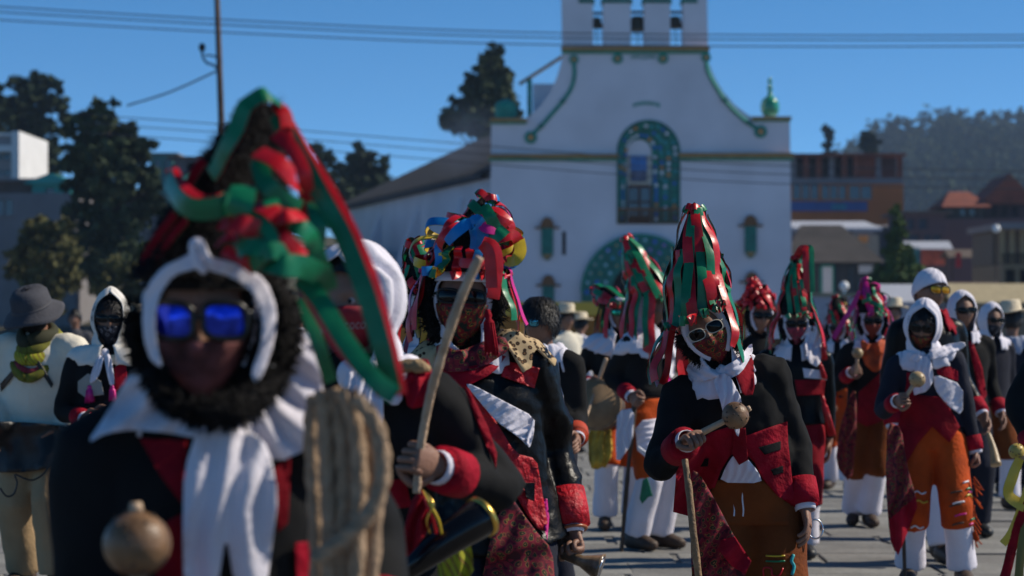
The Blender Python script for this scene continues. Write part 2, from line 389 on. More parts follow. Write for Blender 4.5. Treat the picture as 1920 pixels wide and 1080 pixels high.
for pts in ([(1076, 120), (1077, 140), (1071, 165), (1055, 190), (1036, 212), (1015, 236), (998, 252)], [(1324, 118), (1327, 135), (1340, 160), (1358, 188), (1380, 212), (1402, 230), (1420, 242)]):
    P_ = smooth_path([(cx(a), CY - .03, cz(b)) for a, b in pts], 5); mb = MB(); mb.tube(P_, .1, 8); cpart(mb, 'scroll_moulding', CGREEN, smooth=True)
    for a, b in (pts[3], pts[5]):
        mb = MB(); mb.box(cx(a) - .12, cx(a) + .12, CY - .2, CY, cz(b) - .09, cz(b) + .09); cpart(mb, 'bracket', CGREEN2)
# lettering
tcu = bpy.data.curves.new('lettering', 'FONT'); tcu.body = 'SAN JUAN'; tcu.size = .36; tcu.align_x = 'CENTER'; tcu.extrude = .01
to = bpy.data.objects.new('lettering', tcu); TMP.collection.objects.link(to)
lm = bpy.data.meshes.new_from_object(to.evaluated_get(tdg())); bpy.data.objects.remove(to)
lm.materials.clear(); lm.materials.append(CGREEN)
link('lettering', lm, church, V((cx(1206), CY - .02, cz(111))) - CO, (R(90), 0, 0), (.75, 1, 1))
mb = MB()
for i in range(9):
    a = -0.5 + i / 8.; px = 1212 + a * 46; py = 193 + a * a * 16
    mb.box(cx(px) - .05, cx(px) + .05, CY - .02, CY + .005, cz(py + 4), cz(py - 3.5)); mb.box(cx(px) - .06, cx(px) + .02, CY - .018, CY + .004, cz(py + (i % 3) * 2 - 1), cz(py + (i % 3) * 2 - 2.5))
cpart(mb, 'painted_lettering', CGREEN)
# window: splayed tiled reveal, picture, wooden door, railing
NA = 40
def arc_pts(px0, px1, ps, pb):
    c, r = (px0 + px1) / 2, (px1 - px0) / 2; st = ps - pb; L1 = abs(st); L2 = math.pi * r; tot = 2 * L1 + L2; out = []
    for i in range(NA + 1):
        s = tot * i / NA
        if s < L1: out.append((px0, pb - s))
        elif s < L1 + L2:
            t = (s - L1) / r; out.append((c - r * math.cos(t), ps - r * math.sin(t)))
        else: out.append((px1, ps + (s - L1 - L2)))
    return out
oa = arc_pts(1159, 1273, 284, 419); ia = arc_pts(1176, 1223, 284, 419)
mb = MB(); vs_ = [(cx(a), CY + .02, cz(b)) for a, b in oa] + [(cx(a), CY + .5, cz(b)) for a, b in ia]
mb.add(vs_, [(i, i + 1, i + NA + 2, i + NA + 1) for i in range(NA)]); reveal = cpart(mb, 'window_reveal', CGREEN2)
mb = MB(); mb.box(cx(1170), cx(1230), CY + .52, CY + .6, cz(422), cz(250)); cpart(mb, 'window_back', PLASTER)
mb = MB(); mb.box(cx(1179), cx(1220), CY + .45, CY + .52, cz(345), cz(290)); pic = cpart(mb, 'painting_frame', mat('pale_frame', (.5, .45, .36)))
mb = MB(); mb.box(cx(1183), cx(1214), CY + .42, CY + .45, cz(340), cz(318)); cpart(mb, 'painting', mat('painting_grey', (.1, .12, .2), .6, .6, 2), pic)
mb = MB(); mb.box(cx(1183), cx(1214), CY + .42, CY + .45, cz(318), cz(291)); cpart(mb, 'painting', mat('painting_blue', (.06, .2, .5), .6, .3, 2), pic)
mb = MB(); mb.box(cx(1178), cx(1222), CY + .44, CY + .52, cz(420), cz(346)); wd = cpart(mb, 'window_door', DOORW)
for px in (1180, 1202):
    for py in (352, 380):
        mb = MB(); mb.box(cx(px), cx(px + 17), CY + .41, CY + .44, cz(py + 24), cz(py)); cpart(mb, 'pane', GLASS, wd)
for i in range(13):
    px = 1160 + i * 9.3; mb = MB(); mb.box(cx(px) - .035, cx(px) + .035, CY - .12, CY - .05, cz(421), cz(394)); cpart(mb, 'balcony_bar', BRICKBR)
mb = MB(); mb.box(cx(1157), cx(1275), CY - .13, CY - .04, cz(394), cz(390)); cpart(mb, 'balcony_rail', BRICKBR)
mb = MB(); mb.add(*tube([(cx(a), CY - .02, cz(b)) for a, b in oa], .07, 6)); cpart(mb, 'window_moulding', CGREEN2)
tile_me = {}
for k, m_ in enumerate((T_BLUE, T_TEAL, T_WHITE, T_ORANGE, CGREEN)):
    t = MB(); t.box(-.085, .085, -.02, .02, -.085, .085); me = bpy.data.meshes.new('tile'); me.from_pydata(t.v, [], t.f); me.materials.append(m_); tile_me[k] = me
rt = random.Random(3)
for i in range(1, NA, 1):
    (a, b), (c, d) = oa[i], ia[i]; dist = math.hypot(a - c, b - d) * K; nr = max(1, int(dist / .36))
    for j in range(nr):
        t = (j + .5) / nr; p = V((cx(a + (c - a) * t), CY + .02 + .48 * t - .02, cz(b + (d - b) * t)))
        link('tile', tile_me[rt.choices(range(5), (4, 3, 3, 2, 2))[0]], church, p - CO, (0, rt.choice((0, .785)), 0), (1, 1, 1))
# portal arch
def ringpts(r, n=28): return [(cx(1200 - r * math.cos(math.pi * i / n)), cz(548 - r * .98 * math.sin(math.pi * i / n))) for i in range(n + 1)]
ring = [(cx(1090), 0)] + ringpts(110) + [(cx(1310), 0), (cx(1254), 0)] + ringpts(54)[::-1] + [(cx(1146), 0)]
mb = MB(); panel(mb, ring, [], CY - .22, CY - .004); cpart(mb, 'portal_arch', CGREEN2)
mb = MB(); mb.add(*tube([(x, CY - .24, z) for x, z in ringpts(109)], .08, 6)); cpart(mb, 'portal_moulding', CGREEN)
for r_, n_ in ((100, 17), (83, 14), (67, 11)):
    for i in range(n_ + 1):
        t = math.pi * i / n_; disc(1200 - r_ * math.cos(t), 548 - r_ * .98 * math.sin(t), 4.6, 'rosette', rt.choice((T_BLUE, T_TEAL, T_TEAL, CGREEN)), rt.choice((T_ORANGE, T_WHITE, T_WHITE, T_BLUE)), CY - .22)
# niches
for px, py in ((1026, 425), (1028, 533), (1407, 421), (1409, 527)):
    mb = MB(); mb.prism([(cx(px - 11), cz(py + 3)), (cx(px + 11), cz(py + 3)), (cx(px + 11), cz(py + 52)), (cx(px + 6), cz(py + 60)), (cx(px), cz(py + 64)), (cx(px - 6), cz(py + 60)), (cx(px - 11), cz(py + 52))][::-1], CY - .16, CY - .002); nb = cpart(mb, 'niche_panel', CGREEN2)
    mb = MB(); mb.prism([(cx(px - 10), cz(py + 52)), (cx(px + 10), cz(py + 52)), (cx(px), cz(py + 62))][::-1], CY - .2, CY - .15); cpart(mb, 'niche_foot', OCHRE, nb)
    mb = MB(); mb.prism([(cx(px - 13 * math.cos(math.pi * i / 10)), cz(py + 2 - 20 * math.sin(math.pi * i / 10))) for i in range(11)], CY - .2, CY - .002); cpart(mb, 'niche_shell', BRICKBR, nb)
    mb = MB(); mb.box(cx(px - 23), cx(px + 23), CY - .12, CY - .002, cz(py + 4), cz(py)); cpart(mb, 'niche_wing', BRICKBR, nb)
mb = MB(); mb.box(cx(1054), cx(1061), CY - .02, CY + .02, cz(478), cz(434)); cpart(mb, 'slit_window', DARK)
# urns, stair housing and prop on the left shoulder
vs_, fs_ = lathe([(.3, 0), (.42, .15), (.48, .45), (.42, .75), (.28, .92), (.13, 1.0), (.1, 1.35), (.16, 1.42), (.1, 1.5), (.05, 1.62), (.12, 1.72), (.08, 1.85), (.02, 1.95)], 18, (cx(1446), CY + .6, cz(216)))
mb = MB(); mb.add(vs_, fs_); cpart(mb, 'urn', mat('glazed_green', (.02, .24, .14), .15, .15, 4, spec=.7), smooth=True)
vs_, fs_ = lathe([(.5, 0), (.56, .2), (.58, .6), (.5, .8), (.25, .96), (.05, 1.02)], 12, (cx(949), CY + .7, cz(221)))
mb = MB(); mb.add(vs_, fs_); cpart(mb, 'planter', CGREEN)
mb = MB(); mb.tube([(cx(1058), CY + 1.9, cz(97)), (cx(974), CY + 1.9, cz(151))], .1, 6); cpart(mb, 'sloping_beam', OCHRE)
mb = MB(); mb.box(cx(989), cx(998), CY + 1.75, CY + 2.0, cz(230), cz(142)); cpart(mb, 'prop_post', CGREEN)
mb = MB(); mb.box(cx(1000), cx(1052), CY + 1.62, CY + 3.4, cz(240), cz(151)); cpart(mb, 'stair_housing', PLASTER)
# nave: skewed prism, eaves, buttresses
n0 = V((cx(920), CY + 1.4, 0)); dirn = V((-9.9, 38, 0)).normalized(); side = V((dirn.y, -dirn.x, 0)); L = 39.; Wd = 14.6; ez = cz(322); rz = 12.6
a, b = n0, n0 + dirn * L; c, d = b + side * Wd, a + side * Wd
mb = MB(); up = V((0, 0, ez)); mb.add([a, b, c, d, a + up, b + up, c + up, d + up], [(0, 1, 5, 4), (1, 2, 6, 5), (2, 3, 7, 6), (4, 5, 6, 7)]); cpart(mb, 'nave_wall', PLASTER)
ov = .55; e0 = a - side * ov + V((0, 0, ez)); e1 = b - side * ov + dirn * ov + V((0, 0, ez)); e2 = c + side * ov + dirn * ov + V((0, 0, ez)); e3 = d + side * ov + V((0, 0, ez))
r0 = a + side * Wd / 2 + V((0, 0, rz)); r1 = b + side * Wd / 2 - dirn * 7 + V((0, 0, rz)); dn = V((0, 0, -.22))
mb = MB(); mb.add([e0, e1, e2, e3, r0, r1, e0 + dn, e1 + dn, e2 + dn, e3 + dn], [(0, 4, 5, 1), (1, 5, 2), (2, 5, 4, 3), (0, 1, 7, 6), (1, 2, 8, 7), (2, 3, 9, 8), (6, 7, 8, 9), (0, 3, 4)]); roof = cpart(mb, 'nave_roof', ROOFT)
mb = MB()
for i in range(90):                 # tile ridges
    t = i / 90.; p0 = e0.lerp(e1, t) + V((0, 0, .03)); q = min(1, (1 - t) * L / 7); p1 = e0.lerp(e1, t) + (r0 - e0 - dirn * (r0 - e0).dot(dirn)) * (q if q < 1 else 1) + V((0, 0, .05))
    mb.tube([p0, p1], .07, 5)
cpart(mb, 'roof_tile_row', ROOFT, roof)['kind'] = 'stuff'
for t in (.16, .44, .72, .93):
    p = n0 + dirn * (L * t); th = dirn * .55; out = -side * 1.5
    vs_ = [p - th, p + th, p + th + out, p - th + out, p - th + V((0, 0, ez - .9)), p + th + V((0, 0, ez - .9)), p + th + out + V((0, 0, ez * .42)), p - th + out + V((0, 0, ez * .42))]
    mb = MB(); mb.add(vs_, [(0, 3, 7, 4), (1, 5, 6, 2), (2, 6, 7, 3), (4, 7, 6, 5)]); cpart(mb, 'buttress', PLASTER)

# ---- atrium walls in front of the church
YEL = mat('yellow_paint', (.62, .4, .06), .8, .15, 1.5); ORW = mat('orange_paint', (.36, .14, .02), .8, .2, 1.5)
def wall_thing(name, label, px0, px1, pt, pm, Y, m1, m2, cat='wall'):
    o = tag(empty(name, ((px0 + px1 - 2 * CX) / 2 / F * Y, Y, 0)), label, cat); c = o.location
    A, B, zt, zm = at(px0, pt, Y), at(px1, pt, Y), at(0, pt, Y).z, at(0, pm, Y).z
    mb = MB(); mb.box(A.x - c.x, B.x - c.x, 0, .35, 0, zm); mb.build('wall_base', m2, o)
    mb = MB(); mb.box(A.x - c.x, B.x - c.x, -.06, .41, zm, zt); mb.build('coping', m1, o); return o
wall_thing('atrium_wall', 'low orange atrium wall with broad yellow coping before the church', 640, 1400, 566, 592, 62, YEL, ORW)
wall_thing('kerb_wall', 'low whitewashed wall with tan coping beside the dark roofed shelter', 1490, 1800, 549, 556, 70, mat('tan_coping', (.3, .26, .17)), mat('greyish_wall', (.42, .42, .48)))
# ---- houses and stalls round the plaza
def house(name, label, px0, px1, pt, Y, dep, wm, cat='house', wins=(), roof=None, base=0., lid=None, group=None, bands=(), win_mat=None):
    k = Y / F; c = V(((px0 + px1 - 2 * CX) / 2 * k, Y, base)); o = tag(empty(name, c), label, cat, group)
    X = lambda p: (p - CX) * k - c.x; Z = lambda p: CH + (HY - p) * k - base
    holes = []
    for (a, b, t, bt) in wins: holes.append([(X(a), Z(bt)), (X(b), Z(bt)), (X(b), Z(t)), (X(a), Z(t))])
    mb = MB(); panel(mb, [(X(px0), 0), (X(px1), 0), (X(px1), Z(pt)), (X(px0), Z(pt))], holes, 0, .4)
    mb.box(X(px0), X(px1), .41, dep, 0, Z(pt) - .02); mb.build('wall', wm, o)
    for (a, b, t, bt) in wins:
        mb = MB(); mb.box(X(a), X(b), .30, .36, Z(bt), Z(t)); wn = mb.build('window', win_mat or GLASS, o)
        nb = max(1, int((b - a) / 16))
        for i in range(nb + 1):
            q = X(a) + (X(b) - X(a)) * i / nb; m2 = MB(); m2.box(q - .05, q + .05, .2, .3, Z(bt), Z(t)); m2.build('mullion', wm, wn)
        m2 = MB(); m2.box(X(a) - .06, X(b) + .06, -.1, .12, Z(bt) - .12, Z(bt)); m2.build('sill', wm, wn)
    for (a, b, t, bt, m_) in bands:
        mb = MB(); mb.box(X(a), X(b), -.12, -.004, Z(bt), Z(t)); mb.build('band', m_, o)
    if roof:
        kind, rm, ph = roof; zt = Z(pt); e = .5
        if kind == 'flat':
            mb = MB(); mb.box(X(px0) - e, X(px1) + e, -e, dep + e, zt, zt + ph * k)
        elif kind == 'gable':
            mb = MB(); mb.prism([(X(px0) - e, zt), (X(px1) + e, zt), ((X(px0) + X(px1)) / 2, zt + ph * k)], -e, dep + e)
        elif kind == 'hip':
            x0, x1 = X(px0) - e, X(px1) + e; m_ = (x1 - x0) * .3; h = ph * k
            mb = MB(); mb.add([(x0, -e, zt), (x1, -e, zt), (x1, dep + e, zt), (x0, dep + e, zt), (x0 + m_, dep / 2, zt + h), (x1 - m_, dep / 2, zt + h)], [(0, 1, 5, 4), (1, 2, 5), (2, 3, 4, 5), (3, 0, 4), (3, 2, 1, 0)])
        elif kind == 'shed':
            mb = MB(); x0, x1 = X(px0) - e, X(px1) + e; h = ph * k
            mb.add([(x0, -e, zt), (x1, -e, zt), (x1, dep + e, zt + h), (x0, dep + e, zt + h), (x0, -e, zt - .2), (x1, -e, zt - .2), (x1, dep + e, zt + h - .2), (x0, dep + e, zt + h - .2)], [(0, 1, 2, 3), (7, 6, 5, 4), (0, 4, 5, 1), (1, 5, 6, 2), (3, 2, 6, 7), (0, 3, 7, 4)])
        mb.build('roof', rm, o)
    return o, X, Z
GREYW = mat('grey_block', (.2, .19, .2), .9, .12, .5, .2, 6); WHW = mat('white_house', (.72, .71, .7), .85, .06, .6)
TEALW = mat('teal_wall', (.02, .25, .24), .8, .15, .6); BRNW = mat('brown_block', (.13, .095, .08), .9, .2, .7)
ORB = mat('orange_building', (.52, .15, .035), .85, .12, .4); REDR = mat('red_tin_roof', (.2, .055, .03), .8, .25, .8); PINKW = mat('pinkish_brown_wall', (.15, .085, .085), .9, .12, .3, .15, 5)
DKROOF = mat('dark_shelter_roof', (.04, .036, .036), .9, .3, .8, .4, 6); BLUEB = mat('blue_banner', (.05, .11, .3), .7, .3, .6); TARP = mat('pale_tarp', (.4, .42, .48), .7, .1, .5)
# left
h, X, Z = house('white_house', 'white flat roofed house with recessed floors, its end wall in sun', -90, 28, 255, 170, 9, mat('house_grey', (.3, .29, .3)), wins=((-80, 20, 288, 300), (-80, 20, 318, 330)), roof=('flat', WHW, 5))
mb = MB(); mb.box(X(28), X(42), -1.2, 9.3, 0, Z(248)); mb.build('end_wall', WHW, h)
mb = MB(); mb.box(X(-90), X(28), -1.0, 0, Z(286), Z(274)); mb.build('balcony_slab', WHW, h)
house('brown_house', 'low brown block house with thin flat roof below the white house', -60, 62, 340, 150, 8, BRNW, roof=('flat', GREYW, 5))
house('teal_house', 'teal painted house with low gable among the trees', 60, 132, 345, 148, 7, TEALW, wins=((84, 102, 352, 362),), roof=('gable', TEALW, 20))
house('grey_house', 'large plain grey block house with one dark window behind the bush', -80, 142, 362, 140, 8, GREYW, wins=((-30, 24, 374, 403),))
house('teal_rooftop_house', 'small teal house on the slope behind the dark tree', 282, 324, 290, 200, 8, mat('teal_pale', (.07, .24, .24)), wins=((290, 300, 300, 315), (308, 318, 300, 315)), roof=('flat', GREYW, 3))
house('grey_slope_house', 'grey concrete house with rough parapet behind the leaning pole', 326, 440, 298, 195, 8, mat('concrete_grey', (.13, .13, .145), .9, .2, .6), wins=((350, 366, 308, 320), (384, 402, 308, 320)), roof=('flat', BRNW, 4), win_mat=DARK)
house('green_roof_house', 'low house with sloping teal roof below the grey concrete house', 340, 470, 345, 165, 7, GREYW, roof=('shed', TEALW, 30))
house('pale_block_house', 'plain pale block wall house low behind the tree', 250, 420, 392, 135, 7, GREYW, wins=((300, 318, 405, 425),))
house('brown_low_house', 'dark brown low shed under the trees left of the church nave', 560, 668, 470, 140, 6, BRNW, wins=((590, 612, 485, 505),), roof=('shed', GREYW, 14))
# right: orange building
h, X, Z = house('orange_building', 'tall orange building with open dark top floor and blue banner', 1430, 1694, 345, 210, 14, ORB, cat='building', wins=((1486, 1536, 343 + 2, 374), (1540, 1588, 347, 374), (1592, 1636, 347, 374)), bands=((1480, 1626, 378, 396, BLUEB),))
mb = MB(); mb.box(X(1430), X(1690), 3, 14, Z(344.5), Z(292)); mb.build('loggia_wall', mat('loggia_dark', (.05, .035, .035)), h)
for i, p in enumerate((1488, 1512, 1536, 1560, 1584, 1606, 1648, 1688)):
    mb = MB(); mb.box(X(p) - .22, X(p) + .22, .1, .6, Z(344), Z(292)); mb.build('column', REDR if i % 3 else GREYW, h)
mb = MB(); mb.box(X(1606), X(1650), .5, 3, Z(330), Z(292)); mb.build('top_room', REDR, h)
mb = MB(); mb.box(X(1430), X(1692), .05, .2, Z(344), Z(334)); mb.build('parapet', GREYW, h)
mb = MB(); mb.add([(X(1425), -1, Z(289)), (X(1696), -1, Z(289)), (X(1696), 15, Z(276)), (X(1425), 15, Z(276)), (X(1425), -1, Z(294)), (X(1696), -1, Z(294)), (X(1696), 15, Z(281)), (X(1425), 15, Z(281))], [(0, 1, 2, 3), (7, 6, 5, 4), (0, 4, 5, 1), (1, 5, 6, 2), (2, 6, 7, 3), (3, 7, 4, 0)]); mb.build('roof', REDR, h)
tx = MB(); [tx.box(X(1560 + i * 7), X(1564 + i * 7), -.14, -.125, Z(393), Z(383)) for i in range(4)]; tx.build('banner_lettering', T_TEAL, h)
house('grey_annex', 'grey annex with slanting lean-to roof under the orange building', 1600, 1698, 425, 195, 8, mat('annex_grey', (.12, .12, .14)), roof=('shed', GREYW, 10))
house('market_hall', 'pale market hall with grey blue tarpaulin roof between shelter and orange building', 1500, 1640, 428, 175, 8, mat('hall_wall', (.2, .2, .23)), wins=((1532, 1560, 432, 446), (1570, 1600, 432, 446)), roof=('shed', TARP, 22), win_mat=DARK)
house('yellow_kiosk', 'small kiosk with orange sign between market hall and conifer', 1600, 1648, 440, 160, 5, mat('kiosk', (.28, .25, .2)), bands=((1610, 1627, 442, 455, T_ORANGE),))  # the sign is a plain orange band
h, X, Z = house('shelter', 'low shelter with dark hipped roof and white door right of the church', 1480, 1640, 492, 130, 9, mat('shelter_wall', (.05, .055, .06)), cat='building', wins=((1590, 1622, 500, 548),), roof=('hip', DKROOF, 76), win_mat=mat('shelter_glass', (.07, .075, .08), .4))
mb = MB(); mb.box(X(1541), X(1560), -.12, -.003, 0, Z(500)); dd = mb.build('door', WHW, h)
mb = MB(); mb.box(X(1537), X(1541), -.15, -.003, 0, Z(497)); mb.box(X(1560), X(1564), -.15, -.003, 0, Z(497)); mb.box(X(1537), X(1564), -.15, -.003, Z(500), Z(496)); mb.build('door_frame', CGREEN, h)
mb = MB(); mb.box(X(1610), X(1640), -.1, -.004, Z(512), Z(497)); mb.build('sign_panel', WHW, h)
# far right: terrace wall with huts
h, X, Z = house('terrace_building', 'broad pinkish brown blank walled building under red roofed huts', 1770, 2010, 410, 190, 14, PINKW, cat='building')
house('pavilion', 'small red roofed pavilion on top of the pinkish wall', 1775, 1846, 388, 196, 6, mat('pav_wall', (.04, .04, .03)), cat='pavilion', roof=('hip', REDR, 32), base=CH + (HY - 412) * 196 / F, wins=((1800, 1812, 392, 404), (1818, 1830, 392, 404)))
mb = MB(); 
house('gabled_hut', 'dark timber hut with red gable roof on top of the pinkish wall', 1848, 1935, 382, 197, 6, mat('hut_wall', (.05, .03, .03)), roof=('gable', REDR, 56), base=CH + (HY - 412) * 197 / F, wins=((1858, 1870, 386, 405), (1878, 1890, 386, 405), (1898, 1910, 386, 405)), win_mat=DARK)
house('narrow_houses', 'narrow dark houses with shop fronts left of the pinkish wall', 1696, 1772, 400, 185, 8, mat('narrow_wall', (.11, .06, .065)), wins=((1702, 1715, 410, 430), (1722, 1740, 410, 430), (1702, 1725, 440, 470), (1732, 1765, 440, 480)), roof=('flat', BRNW, 4), win_mat=mat('dark_blue_glass', (.015, .02, .05), .3))
h, X, Z = house('balcony_house', 'two storey house with open columned balcony at the plaza corner', 1880, 1990, 495, 120, 8, mat('tan_house', (.2, .15, .09)), wins=((1885, 1905, 505, 540), (1912, 1935, 505, 540)), win_mat=DARK)
for p in (1880, 1898, 1918, 1940):
    mb = MB(); mb.box(X(p) - .12, X(p) + .12, 0, .25, Z(494), Z(430)); mb.build('column', mat('tan_col', (.3, .22, .12)), h)
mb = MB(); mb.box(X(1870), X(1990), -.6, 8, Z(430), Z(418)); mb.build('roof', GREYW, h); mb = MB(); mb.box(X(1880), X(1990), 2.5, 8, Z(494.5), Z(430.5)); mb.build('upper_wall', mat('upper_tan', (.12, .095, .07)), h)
for i in range(9):
    mb = MB(); q = 1881 + i * 6; mb.box(X(q) - .03, X(q) + .03, -.06, 0, Z(494), Z(478)); mb.build('baluster', DARK, h)
mb = MB(); mb.box(X(1878), X(1990), -.08, .02, Z(478), Z(476)); mb.build('rail', DARK, h)
# awnings and posters at the market edge
def stall(label, px0, px1, pt, Y, am, hang=()):
    k = Y / F; c = at((px0 + px1) / 2, HY, Y); c.z = 0; o = tag(empty('market_stall', c), label, 'stall', None); zt = CH + (HY - pt) * k; w2 = (px1 - px0) / 2 * k
    for x in (-w2, w2):
        for y in (0, 2):
            mb = MB(); mb.tube([(x, y, 0), (x, y, zt)], .04, 6); mb.build('post', DKWOOD, o)
    mb = MB(); mb.add([(-w2 - .3, -.4, zt - .15), (w2 + .3, -.4, zt - .15), (w2 + .3, 1, zt + .35), (-w2 - .3, 1, zt + .35), (w2 + .3, 2.4, zt - .1), (-w2 - .3, 2.4, zt - .1)], [(0, 1, 2, 3), (3, 2, 4, 5)]); a = mb.build('awning', am, o)
    md = a.modifiers.new('s', 'SOLIDIFY'); md.thickness = .05
    mb = MB(); mb.box(-w2, w2, .1, 1.4, .75, .85); mb.build('counter', DKWOOD, o)
    mb = MB(); mb.box(-w2, w2, .1, .16, 0, .74); mb.build('counter_front', mat('stall_front', (.1, .1, .12)), o)
    for (a_, b_, t_, m_) in hang:
        mb = MB(); mb.box((a_ - (px0 + px1) / 2) * k, (b_ - (px0 + px1) / 2) * k, -.35, -.3, CH + (HY - t_[1]) * k, CH + (HY - t_[0]) * k); mb.build('hanging_cloth', m_, o)
    return o
stall('stall with red and orange posters hung from its edge', 1700, 1776, 462, 150, TARP, ((1726, 1770, (466, 498), mat('poster', (.5, .09, .04), .7, .6, 1.2)), (1702, 1722, (464, 500), mat('poster_teal', (.04, .2, .2), .7, .3, 2))))
stall('stall hung with red garments below the pinkish wall', 1786, 1866, 478, 140, mat('brown_awning', (.12, .09, .07)), ((1790, 1800, (474, 502), RIBR), (1832, 1844, (478, 510), DKRED), (1848, 1870, (478, 520), mat('poster_blue', (.08, .14, .3)))))
stall('brown roofed stall behind the white head wraps', 1776, 1868, 546, 90, mat('brown_awning2', (.1, .065, .05)))
stall('stall with pale tan awning behind the straw hat', 1800, 2000, 556, 62, mat('tan_awning', (.4, .33, .2)))
stall('stall with grey white awning behind the pink ribboned hat', 1660, 1790, 556, 66, TARP)
# street lamps
def lamp(label, px, py, Y, h_):
    c = at(px, HY, Y); c.z = 0; o = tag(empty('street_lamp', c), label, 'street lamp'); z = CH + (HY - py) * Y / F
    mb = MB(); mb.tube([(0, 0, 0), (0, 0, .3), (0, 0, .31), (0, 0, z)], [.1, .1, .05, .045], 8); mb.build('pole', STEEL if h_ else DKWOOD, o)
    mb = MB(); mb.ell((0, 0, z + .1), .2, 12, 8); mb.build('globe', mat('milk_glass', (.8, .8, .8), .2), o, True); return o
lamp('white globe street lamp at the corner of the balcony house', 1868, 433, 115, 0)
lamp('white globe street lamp before the dark roofed shelter', 1583, 541, 100, 1)
# utility pole and wires
pole = tag(empty('utility_pole', at(424, HY, 75)), 'leaning wooden utility pole behind the tall ribboned hat', 'utility pole'); pole.location.z = 0; PL = pole.location.copy()
mb = MB(); mb.tube([V((0, 0, 0)), at(421, 400, 75) - PL, at(414, 200, 75) - PL, at(405, -60, 75) - PL], [.13, .12, .1, .085], 10); mb.build('pole_shaft', mat('pole_wood', (.075, .05, .042), .85, .3, 4, .4, 30), pole, True)
mb = MB(); mb.tube(smooth_path([at(411, 133, 75) - PL, at(400, 122, 75) - PL, at(388, 118, 75) - PL, at(380, 106, 75) - PL, at(379, 92, 75) - PL]), .035, 6); mb.tube(smooth_path([at(410, 108, 75) - PL, at(396, 104, 75) - PL, at(384, 104, 75) - PL]), .03, 6); mb.build('lamp_bracket', DARK, pole)
mb = MB(); mb.add(*lathe([(.03, 0), (.1, .05), (.1, .2), (.05, .26)], 10, at(379, 97, 75) - PL)); mb.build('insulator', DARK, pole)
WIRE = mat('wire', (.03, .035, .05), .6)
def wire(label, pts, Y, r, grp='wires across the sky'):
    o = mk('power_line', *tube(smooth_path([at(a, b, Y) for a, b in pts], 5), r, 5), WIRE, smooth=True); tag(o, label, 'wire', grp); return o
for dy, nm in ((0, 'uppermost'), (10, 'middle'), (25, 'lowest')):
    wire(nm + ' of three power lines crossing the sky through the bell gable', [(-60, 9 + dy), (480, 40 + dy * .95), (960, 60 + dy * .9), (1500, 66 + dy * .85), (1980, 66 + dy * .8)], 70, .018)
for dy, nm in ((0, 'uppermost'), (16, 'middle'), (34, 'lowest')):
    wire(nm + ' of three thin cables sagging across the church front', [(150, 214 + dy), (480, 238 + dy), (800, 264 + dy), (1200, 296 + dy), (1500, 312 + dy), (1980, 322 + dy)], 66, .013, 'low wires before the church')
wire('thin cable running from the leaning pole down to the dark tree', [(238, 198), (320, 172), (409, 132)], 75, .03, 'pole cable')

# ---- vegetation
FOL = [mat('pine_foliage', (.05, .07, .028), .8, .6, .5, spec=.2), mat('dark_foliage', (.038, .056, .027), .8, .6, .5, spec=.2), mat('olive_foliage', (.1, .095, .035), .8, .4, .6, spec=.2), mat('bright_foliage', (.07, .11, .03), .8, .4, .6, spec=.2), mat('forest_foliage', (.036, .052, .027), .85, .7, .06, spec=.1)]
BARK = mat('bark', (.05, .035, .025), .9, .3, 3, .4, 20)
def leaves(blobs, n, size, seed, flat=.5):
    rs = np.random.RandomState(seed); vs = []; fs = []
    wts = np.array([b[3] ** 2 for b in blobs]); wts /= wts.sum()
    for (c0, c1, c2, r), wt in zip(blobs, wts):
        m = max(8, int(n * wt)); nc = max(5, m // 24)
        d = rs.normal(size=(nc, 3)); d /= np.linalg.norm(d, axis=1)[:, None]
        cc = np.array([c0, c1, c2]) + d * (r * rs.uniform(.4, 1.25, (nc, 1))) * np.array([1, 1, .85])
        idx = rs.randint(0, nc, m); p = cc[idx] + rs.normal(size=(m, 3)) * r * .12 * np.array([1.25, 1.25, .8])
        a = rs.normal(size=(m, 3)); a /= np.linalg.norm(a, axis=1)[:, None]; bq = np.cross(a, rs.normal(size=(m, 3))); bq /= np.linalg.norm(bq, axis=1)[:, None]
        s = size * rs.uniform(.5, 1.2, (m, 1)); a *= s; bq *= s * .6
        for i in range(m):
            b = len(vs); vs += [tuple(p[i] - a[i]), tuple(p[i] + bq[i]), tuple(p[i] + a[i]), tuple(p[i] - bq[i])]; fs.append((b, b + 1, b + 2, b + 3))
    return vs, fs
def tree(name, label, Y, tpx, blobs, n, size, m, seed, tr=.35, cat='tree', base=0., spread=.9):
    k = Y / F; c = at(tpx, HY, Y); c.z = base; o = tag(empty(name, c), label, cat)
    rs = random.Random(seed); bl = []
    for (px, py, r) in blobs:
        p = at(px, py, Y) - c; bl.append((p.x, rs.uniform(-1, 1) * r * k * spread, p.z, r * k * .86))
    vs, fs = leaves(bl, int(n * .85), size * .92, seed); mk('crown', vs, fs, m, o, False)
    top = max(b[2] for b in bl); mb = MB()
    mb.tube([(0, 0, -.3), (.1, 0, top * .3), (-.05, .1, top * .65), (0, 0, top * .92)], [tr, tr * .8, tr * .5, tr * .15], 8)
    for b in bl:
        z0 = max(.5, b[2] - b[3] * 1.2) * .9; mb.tube([(0, 0, min(z0, top * .85)), (b[0] * .5, b[1] * .5, (z0 + b[2]) / 2), (b[0], b[1], b[2])], [tr * .35, tr * .22, tr * .06], 5)
    mb.build('trunk', BARK, o, True); return o
tree('pine_tree', 'tall pine standing behind the church roof', 175, 905, [(925, 95, 14), (920, 118, 22), (938, 140, 26), (905, 145, 24), (895, 172, 30), (930, 175, 36), (945, 205, 30), (885, 200, 34), (862, 228, 30), (905, 230, 34), (848, 240, 16), (955, 235, 26)], 9000, .42, FOL[0], 1)
